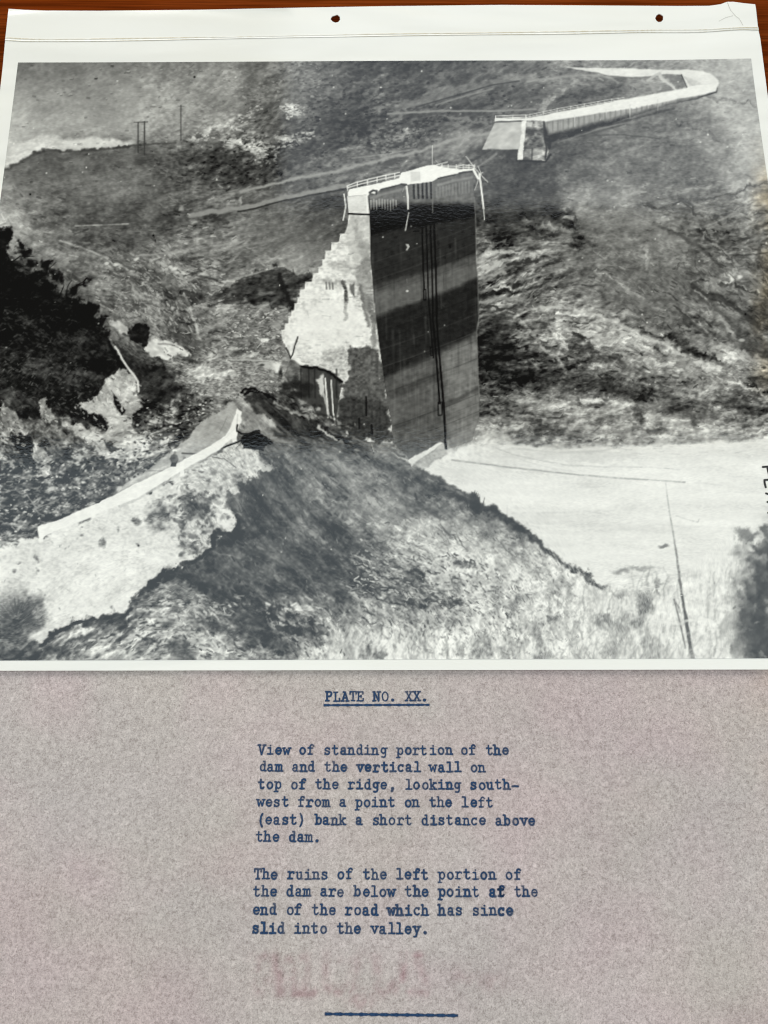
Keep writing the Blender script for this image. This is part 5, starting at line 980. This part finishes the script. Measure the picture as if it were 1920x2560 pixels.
    g['L'] = [[(.34, CP-.03), (.34, .03)], hs(.14, .58, CP-.03), hs(.12, .84, .03), [(.84, .03), (.84, .34)]]
    g['A'] = [[(.18, .03), (.48, CP-.03), (.82, .03)], hs(.28, .50, CP-.03), hs(.28, .72, .40), hs(.04, .34, .03), hs(.64, .96, .03)]
    g['T'] = [hs(.12, .88, CP-.03), [(.50, CP-.03), (.50, .03)], [(.12, CP-.03), (.12, .82)], [(.88, CP-.03), (.88, .82)], hs(.30, .70, .03)]
    g['E'] = [[(.26, CP-.03), (.26, .03)], hs(.10, .80, CP-.03), hs(.10, .84, .03), hs(.26, .58, .58), [(.80, CP-.03), (.80, .86)], [(.84, .03), (.84, .30)], [(.58, .70), (.58, .46)]]
    g['N'] = [[(.20, .03), (.20, CP-.03), (.76, .03), (.76, CP-.03)], hs(.06, .24, CP-.03), hs(.06, .38, .03), hs(.60, .94, CP-.03)]
    g['O'] = [arc(.5, CP/2, .35, CP/2-.03, 0, 360, 18)]
    g['X'] = [[(.20, CP-.03), (.80, .03)], [(.80, CP-.03), (.20, .03)], hs(.06, .36, CP-.03), hs(.64, .94, CP-.03), hs(.06, .36, .03), hs(.64, .94, .03)]
    g['V'] = [hs(.02, .36, CP-.03), hs(.64, .98, CP-.03), [(.18, CP-.03), (.50, .02), (.82, CP-.03)]]
    return g
GL = glyphs()
def stroke_field(strokes, X, Y):
    d = np.full(X.shape, 9.0)
    for st in strokes:
        for (ax, ay), (bx, by) in zip(st[:-1], st[1:]):
            ex, ey = bx-ax, by-ay; L = ex*ex+ey*ey+1e-12
            t = np.clip(((X-ax)*ex+(Y-ay)*ey)/L, 0, 1); d = np.minimum(d, np.hypot(X-ax-t*ex, Y-ay-t*ey))
    return d
GN = 27
GXs, GYs = np.meshgrid(np.linspace(-.22, 1.22, GN), np.linspace(-.58, 1.42, int(GN*1.4)))
GD = {k: stroke_field(v, GXs, GYs) for k, v in GL.items()}
irs = np.random.RandomState(3)
def ink_quads(alpha):
    h, wd = alpha.shape; i = np.arange(h*wd).reshape(h, wd)
    on = (alpha[:-1, :-1]+alpha[:-1, 1:]+alpha[1:, 1:]+alpha[1:, :-1]) > 0.01
    return np.stack([i[:-1, :-1], i[:-1, 1:], i[1:, 1:], i[1:, :-1]], -1)[on]
def compact(co, al, q):
    us, inv = np.unique(q.ravel(), return_inverse=True)
    return co[us], al[us], inv.reshape(-1, 4)
INKZ = 0.00004
def ink_object(name, parts, mat, parent, zfun, off):
    co, al, q = [], [], []; n = 0
    for c, a, f in parts:
        c, a, f = compact(c, a, f); co.append(c); al.append(a); q.append(f+n); n += len(c)
    co = np.concatenate(co); al = np.concatenate(al); q = np.concatenate(q)
    P = np.column_stack([co[:, 0], co[:, 1], zfun(co[:, 0], co[:, 1])+INKZ])-off
    o = quad_mesh(name, P, q, mat, parent)
    a = o.data.attributes.new('ink', 'FLOAT', 'POINT'); a.data.foreach_set('value', al.astype(np.float32))
    return o
def typed(text, x0, x1, y0, y1, heavy=()):
    """one typed line between two pixels of its baseline"""
    A0 = np.array(onplane(x0, y0)); B0 = np.array(onplane(x1, y1)); n = len(text); st = (B0-A0)/n
    pw = np.hypot(*st); e = st/pw; up = np.array([-e[1], e[0]])
    parts = []
    for k, ch in enumerate(text):
        if ch == ' ': continue
        over = [ch]
        if ch == '@': over = ['t', 'f']
        for j, c in enumerate(over):
            D = GD[c]
            wt = .100+.014*irs.randn()*.7+(.022 if k in heavy or j else 0)
            if c in '.,': wt += .06
            if c == '-': wt += .02
            wob = .018*np.sin(GXs*9+irs.rand()*6)*np.sin(GYs*8+irs.rand()*6)
            a = np.clip((wt-D+wob+.055)/.10, 0, 1); a = a*a*(3-2*a)
            if c in 'eadgbo': a = np.maximum(a, .42*irs.rand()*np.clip((wt+.20-D)/.2, 0, 1)*(D < .30)*(np.abs(GXs-.48) < .34)*(np.abs(GYs-.4) < .42))
            a *= irs.uniform(.84, 1.0)*np.clip(1+.30*(GXs-.5)*irs.randn()+.20*(GYs-.4)*irs.randn(), .55, 1)
            O = A0+st*(k+.03*irs.randn())+up*pw*(.018*irs.randn())+up*pw*.0
            co = O[None, :]+GXs.reshape(-1, 1)*pw*e[None, :]+GYs.reshape(-1, 1)*pw*up[None, :]
            if j: co = co+up*pw*.02
            parts.append((co, a.ravel(), ink_quads(a)))
    # letters of one line rise by a hair each so that neighbours never share a plane
    o = ink_object('typed_line', parts, M_INK, page, page_z, PO)
    return o
def inked_rule(name, x0, y0, x1, y1, thick):
    A0 = np.array(onplane(x0, y0)); B0 = np.array(onplane(x1, y1)); L = np.hypot(*(B0-A0)); e = (B0-A0)/L; up = np.array([-e[1], e[0]])
    nx, ny = 220, 9; Xs, Ys = np.meshgrid(np.linspace(-.0004, L+.0004, nx), np.linspace(-1.3, 1.3, ny)); th = thick/245*U/2
    wob = .16*np.sin(Xs*2300)+.10*np.sin(Xs*5100+1)
    a = np.clip((1.0+wob-np.abs(Ys))/.35, 0, 1)*np.clip((Xs+.0002)/.0003, 0, 1)*np.clip((L+.0002-Xs)/.0003, 0, 1); a *= .97
    co = A0+Xs.reshape(-1, 1)*e+Ys.reshape(-1, 1)*th*up
    return ink_object(name, [(co, a.ravel(), ink_quads(a))], M_INK, page, page_z, PO)
typed("PLATE NO. XX.", 812, 1072, 1753, 1752)
inked_rule('underline', 809, 1763, 1073.5, 1762, 6.5)
for t, x0, x1, y0, y1, hv in (("View of standing portion of the", 645, 1274, 1886, 1887, ()), ("dam and the vertical wall on", 646, 1216, 1928, 1930, (12, 13, 14, 15, 16, 17)),
        ("top of the ridge, looking south-", 643, 1298, 1972, 1974, ()), ("west from a point on the left", 640, 1236, 2016, 2018, ()),
        ("(east) bank a short distance above", 640, 1341, 2061, 2063, ()), ("the dam.", 637, 803, 2104, 2105, ()),
        ("The ruins of the left portion of", 632, 1305, 2198, 2199, ()), ("the dam are below the point a@ the", 630, 1348, 2241, 2242, (28, 29)),
        ("end of the road which has since", 629, 1286, 2287, 2289, (15, 16, 17, 18, 29, 30)), ("slid into the valley.", 628, 1074, 2334, 2335, (0, 1, 2))):
    typed(t, x0, x1, y0, y1, hv)
inked_rule('ruled_line', 812, 2536, 1145, 2540, 7.5)

# ================================================================ the photographic print
pr = root('photo_print', 'glossy black and white photograph of a broken dam with white borders and two punched holes', 'photograph', (0, onplane(960, 1676)[1], .0003))
RO = np.array(pr.location)
OUT = [(22, 23), (60, 25.5), (110, 27), (250, 26), (500, 23), (760, 18), (960, 15), (1250, 11.5), (1500, 12), (1700, 15), (1772, 17), (1800, 14), (1816, 8.5), (1832, 9), (1860, 13.5), (1885, 16)]
out_top = [onplane(*p) for p in OUT]
XL, XR = out_top[0][0], out_top[-1][0]; YT = out_top[0][1]
yb0, yb1 = onplane(0, 1677)[1], onplane(1920, 1674)[1]
SK = .0045
right_edge = [onplane(1887, 26), onplane(1893, 76), onplane(1899, 100), onplane(1907, 152), onplane(1920, 240)]
left_edge = [onplane(0, 220), onplane(7, 160), onplane(14, 92)]
XBL, XBR = XL+SK*(YT-yb0), XR+SK*(YT-yb1)
YB0 = yb0+(yb1-yb0)*(topix(XBL, yb0)[0])/1920; YB1 = yb0+(yb1-yb0)*(topix(XBR, yb1)[0])/1920
def edge_pts(a, b, n): return [(a[0]+(b[0]-a[0])*i/n, a[1]+(b[1]-a[1])*i/n) for i in range(n)]
outline = [*reversed(out_top)][::-1]
loop = out_top+right_edge+edge_pts(right_edge[-1], (XBR, YB1), 40)[1:]+edge_pts((XBR, YB1), (XBL, YB0), 50)+edge_pts((XBL, YB0), left_edge[0], 40)+left_edge
loop = loop[::-1]
def print_z(X, Y):
    X = np.asarray(X, float); Y = np.asarray(Y, float)
    z = .00034+.00052*np.exp(-np.clip(Y-YB0, 0, 1)/.022)
    z = z+.0011*np.exp(-((X-XR)**2+(Y-YT)**2)/(2*.016**2))+.0003*np.exp(-((X-XL)**2+(Y-YT)**2)/(2*.014**2))
    z = z+.00010*np.sin(X*38+.7)*np.exp(-((Y-YT)/.03)**2)+.00007*np.sin(X*24+Y*15)
    return z
HOLES = ["1428,82 1434,70 1446,66 1457,62 1468,71 1469,84 1461,94 1448,97 1437,92", "1172,76 1178,64 1188,58 1198,61 1207,68 1206,84 1199,92 1188,94 1178,88"]
def hole_pts(s, ox):
    p = [onplane(ox+float(a)/1.728, float(b)/1.728) for a, b in (q.split(',') for q in s.split())]
    out = []
    for i in range(len(p)):
        a, b = p[i], p[(i+1) % len(p)]; out += [a, ((a[0]+b[0])/2+irs.randn()*2.2e-5, (a[1]+b[1])/2+irs.randn()*2.2e-5)]
    return out
holes = [hole_pts(HOLES[0], 0), hole_pts(HOLES[1], 960)]
def inside(p, poly):
    x, y = p; c = False; n = len(poly)
    for i in range(n):
        (x1, y1), (x2, y2) = poly[i], poly[(i+1) % n]
        if (y1 > y) != (y2 > y) and x < (x2-x1)*(y-y1)/(y2-y1)+x1: c = not c
    return c
def build_sheet():
    pts = list(loop); edges = [(i, (i+1) % len(loop)) for i in range(len(loop))]
    for h in holes:
        b = len(pts); pts += h; edges += [(b+i, b+(i+1) % len(h)) for i in range(len(h))]
    step = .0042
    for y in np.arange(YB0+.002, YT+.004, step):
        for x in np.arange(XL-.001, XBR+.002, step):
            p = (x, y)
            if inside(p, loop) and min(math.hypot(x-q[0], y-q[1]) for h in holes for q in h) > .0016 and not any(inside(p, h) for h in holes): pts.append(p)
    v, e, f, *_ = geometry.delaunay_2d_cdt([Vector(p) for p in pts], edges, [], 0, 1e-7)
    faces = []
    for t in f:
        c = (sum(v[i].x for i in t)/len(t), sum(v[i].y for i in t)/len(t))
        if inside(c, loop) and not any(inside(c, h) for h in holes): faces.append(list(t))
    vz = print_z([q.x for q in v], [q.y for q in v])
    bm = bmesh.new(); bv = [bm.verts.new((q.x-RO[0], q.y-RO[1], z-RO[2])) for q, z in zip(v, vz)]
    for t in faces: bm.faces.new([bv[i] for i in t])
    for q in [q for q in bm.verts if not q.link_faces]: bm.verts.remove(q)
    bmesh.ops.recalc_face_normals(bm, faces=bm.faces)
    if sum(fc.normal.z for fc in bm.faces) < 0: bmesh.ops.reverse_faces(bm, faces=bm.faces)
    top = list(bm.faces)
    r = bmesh.ops.extrude_face_region(bm, geom=top)
    nv = [g for g in r['geom'] if isinstance(g, bmesh.types.BMVert)]
    # the copy is the face side; the original faces drop by the sheet's thickness
    for q in set(vv for fc in top if fc.is_valid for vv in fc.verts): q.co.z -= .00022
    for fc in top:
        if fc.is_valid: fc.normal_flip()
    bmesh.ops.recalc_face_normals(bm, faces=bm.faces)
    for fc in bm.faces: fc.smooth = abs(fc.normal.z) > .8
    for ed in bm.edges: ed.smooth = all(f_.smooth for f_ in ed.link_faces)
    me = bpy.data.meshes.new('paper_sheet'); bm.to_mesh(me); bm.free(); me.materials.append(M_PAPER)
    o = bpy.data.objects.new('paper_sheet', me); COL.objects.link(o); o.parent = pr
    return o
build_sheet()

def build_image():
    c00 = onplane(45, 156); c10 = onplane(1877, 148); sk = SK*1.0
    yl, yr = onplane(0, 1651.5)[1], onplane(1920, 1646)[1]
    c01 = (c00[0]+sk*(c00[1]-yl), 0); c11 = (c10[0]+sk*(c10[1]-yr), 0)
    c01 = (c01[0], yl+(yr-yl)*topix(c01[0], yl)[0]/1920); c11 = (c11[0], yl+(yr-yl)*topix(c11[0], yr)[0]/1920)
    nx, ny = 1080, 868
    u, v = np.meshgrid(np.linspace(0, 1, nx), np.linspace(0, 1, ny))
    bil = lambda k: (c01[k]*(1-u)+c11[k]*u)*(1-v)+(c00[k]*(1-u)+c10[k]*u)*v
    X, Y = bil(0), bil(1); Zs = print_z(X, Y)+.00006
    px, py = topix(X, Y)
    V = paint()
    fx = np.clip((px-PX0)*SC-.5, 0, CW-1.001); fy = np.clip((py-PY0)*SC-.5, 0, CH-1.001)
    ix = fx.astype(int); iy = fy.astype(int); fx -= ix; fy -= iy
    S = (V[iy, ix]*(1-fx)+V[iy, ix+1]*fx)*(1-fy)+(V[iy+1, ix]*(1-fx)+V[iy+1, ix+1]*fx)*fy
    L = lin(S/255.0)
    # tones noted under the reflected sheen: its light is taken out of the colour
    L = np.maximum(L-VEIL*np.clip((py-1105)/40, 0, 1)-VEIL2*np.clip((505-py)/40, 0, 1)*np.clip((px-600)/300, 0, 1), .0045)
    c = L[..., None]*np.array([1.0, .985, .90])
    # silver turned brown along the right margin
    br = np.clip((px-1868)/45, 0, 1)*np.clip((py-330)/120, 0, 1)*np.clip((1010-py)/90, 0, 1)*np.clip(.55+.8*fbm(px.astype(np.float32), py.astype(np.float32), 50, 50, 0, 3, 931), 0, 1)
    c *= 1-br[..., None]*np.array([-.10, .06, .30])
    o = grid_mesh('printed_image', X-RO[0], Y-RO[1], Zs-RO[2], M_EMU, pr)
    color_attr(o, 'tone', c.reshape(-1, 3))
VEIL, VEIL2 = .014, .014
build_image()

# the scored hinge line across the binding margin: a shallow rib, stained along both lips
def build_crease():
    path = [(13.5, 98), (60, 101), (120, 101.5), (300, 98.5), (500, 95), (760, 90.5), (960, 87.5), (1200, 84.5), (1400, 81.5), (1560, 78), (1640, 77), (1760, 79), (1850, 75.5), (1894, 77)]
    xs = np.interp(np.linspace(0, 1, 300), np.linspace(0, 1, len(path)), [p[0] for p in path]); xs = np.sort(xs)
    ys = np.interp(xs, [p[0] for p in path], [p[1] for p in path]); ys = np.convolve(np.pad(ys, 8, 'edge'), np.ones(17)/17, 'valid')
    C = np.array([onplane(a, b) for a, b in zip(xs, ys)])
    prof = [(-.62, .0, (.70, .69, .60)), (-.50, .00009, (.50, .44, .29)), (-.40, .00010, (.60, .56, .43)), (-.18, .00004, (.70, .70, .64)), (.15, .00004, (.72, .72, .67)), (.38, .00012, (.56, .48, .30)), (.52, .00014, (.40, .33, .18)), (.60, .0001, (.52, .46, .30)), (.70, .0, (.72, .71, .63))]
    n = len(C); wv = 1+.12*np.sin(np.arange(n)*.11)+.10*np.sin(np.arange(n)*.031+1)
    X = np.stack([C[:, 0] for _ in prof], 0); Y = np.stack([C[:, 1]+p[0]*.00088*wv for p in prof], 0)
    Z = np.stack([print_z(X[k], Y[k])+.00003+prof[k][1] for k in range(len(prof))], 0)
    col = np.zeros(X.shape+(3,)); fade = np.clip(.6+.5*np.sin(np.arange(n)*.07)*np.sin(np.arange(n)*.023+2)+.25*irs.randn(n), .15, 1.0)
    for k, p in enumerate(prof): col[k] = np.array(p[2])[None, :]*fade[:, None]+np.array((.74, .735, .67))[None, :]*(1-fade[:, None])
    o = grid_mesh('hinge_crease', X-RO[0], Y-RO[1], Z-RO[2], M_TINT, pr); color_attr(o, 'tint', col.reshape(-1, 3))
build_crease()

def stroke_ink(name, strokes, mat, parent, zfun, off, half, cell, soft=.6, strength=1.0):
    p = np.array([q for s in strokes for q in s]); m = half*2
    xs = np.arange(p[:, 0].min()-m, p[:, 0].max()+m, cell); ys = np.arange(p[:, 1].min()-m, p[:, 1].max()+m, cell)
    X, Y = np.meshgrid(xs, ys); D = stroke_field(strokes, X, Y)
    a = np.clip((half-D)/(half*soft)+.5, 0, 1)*strength
    return ink_object(name, [(np.column_stack([X.ravel(), Y.ravel()]), a.ravel(), ink_quads(a))], mat, parent, zfun, off)
# hand-lettering cut by the frame at right
def mk(s): return [onplane(1720+float(a)/7.375, 1100+float(b)/7.375) for a, b in (q.split(',') for q in s.split())]
stroke_ink('marker_lettering', [mk("1380,498 1430,492 1520,488"), mk("1462,500 1478,580 1500,660"), mk("1540,735 1480,732 1410,738 1412,790 1432,870"), mk("1440,985 1500,1005 1540,1020"), mk("1465,1145 1500,1132 1545,1112"), mk("1478,1345 1500,1335 1530,1325")],
           M_MARK, pr, lambda x, y: print_z(x, y)+.00006, RO, 2.7/245*U, .00009, .7)
# cracked corner of the margin
stroke_ink('corner_crack', [[onplane(1816, 10), onplane(1824, 30), onplane(1836, 44), onplane(1846, 52), onplane(1855, 68)], [onplane(1796, 56), onplane(1812, 48), onplane(1830, 44)]],
           ink('crack_stain', (.30, .28, .22), (.45, .43, .36), .6, .5), pr, lambda x, y: print_z(x, y)+.00002, RO, 1.0/245*U, .00006, .9, .38)
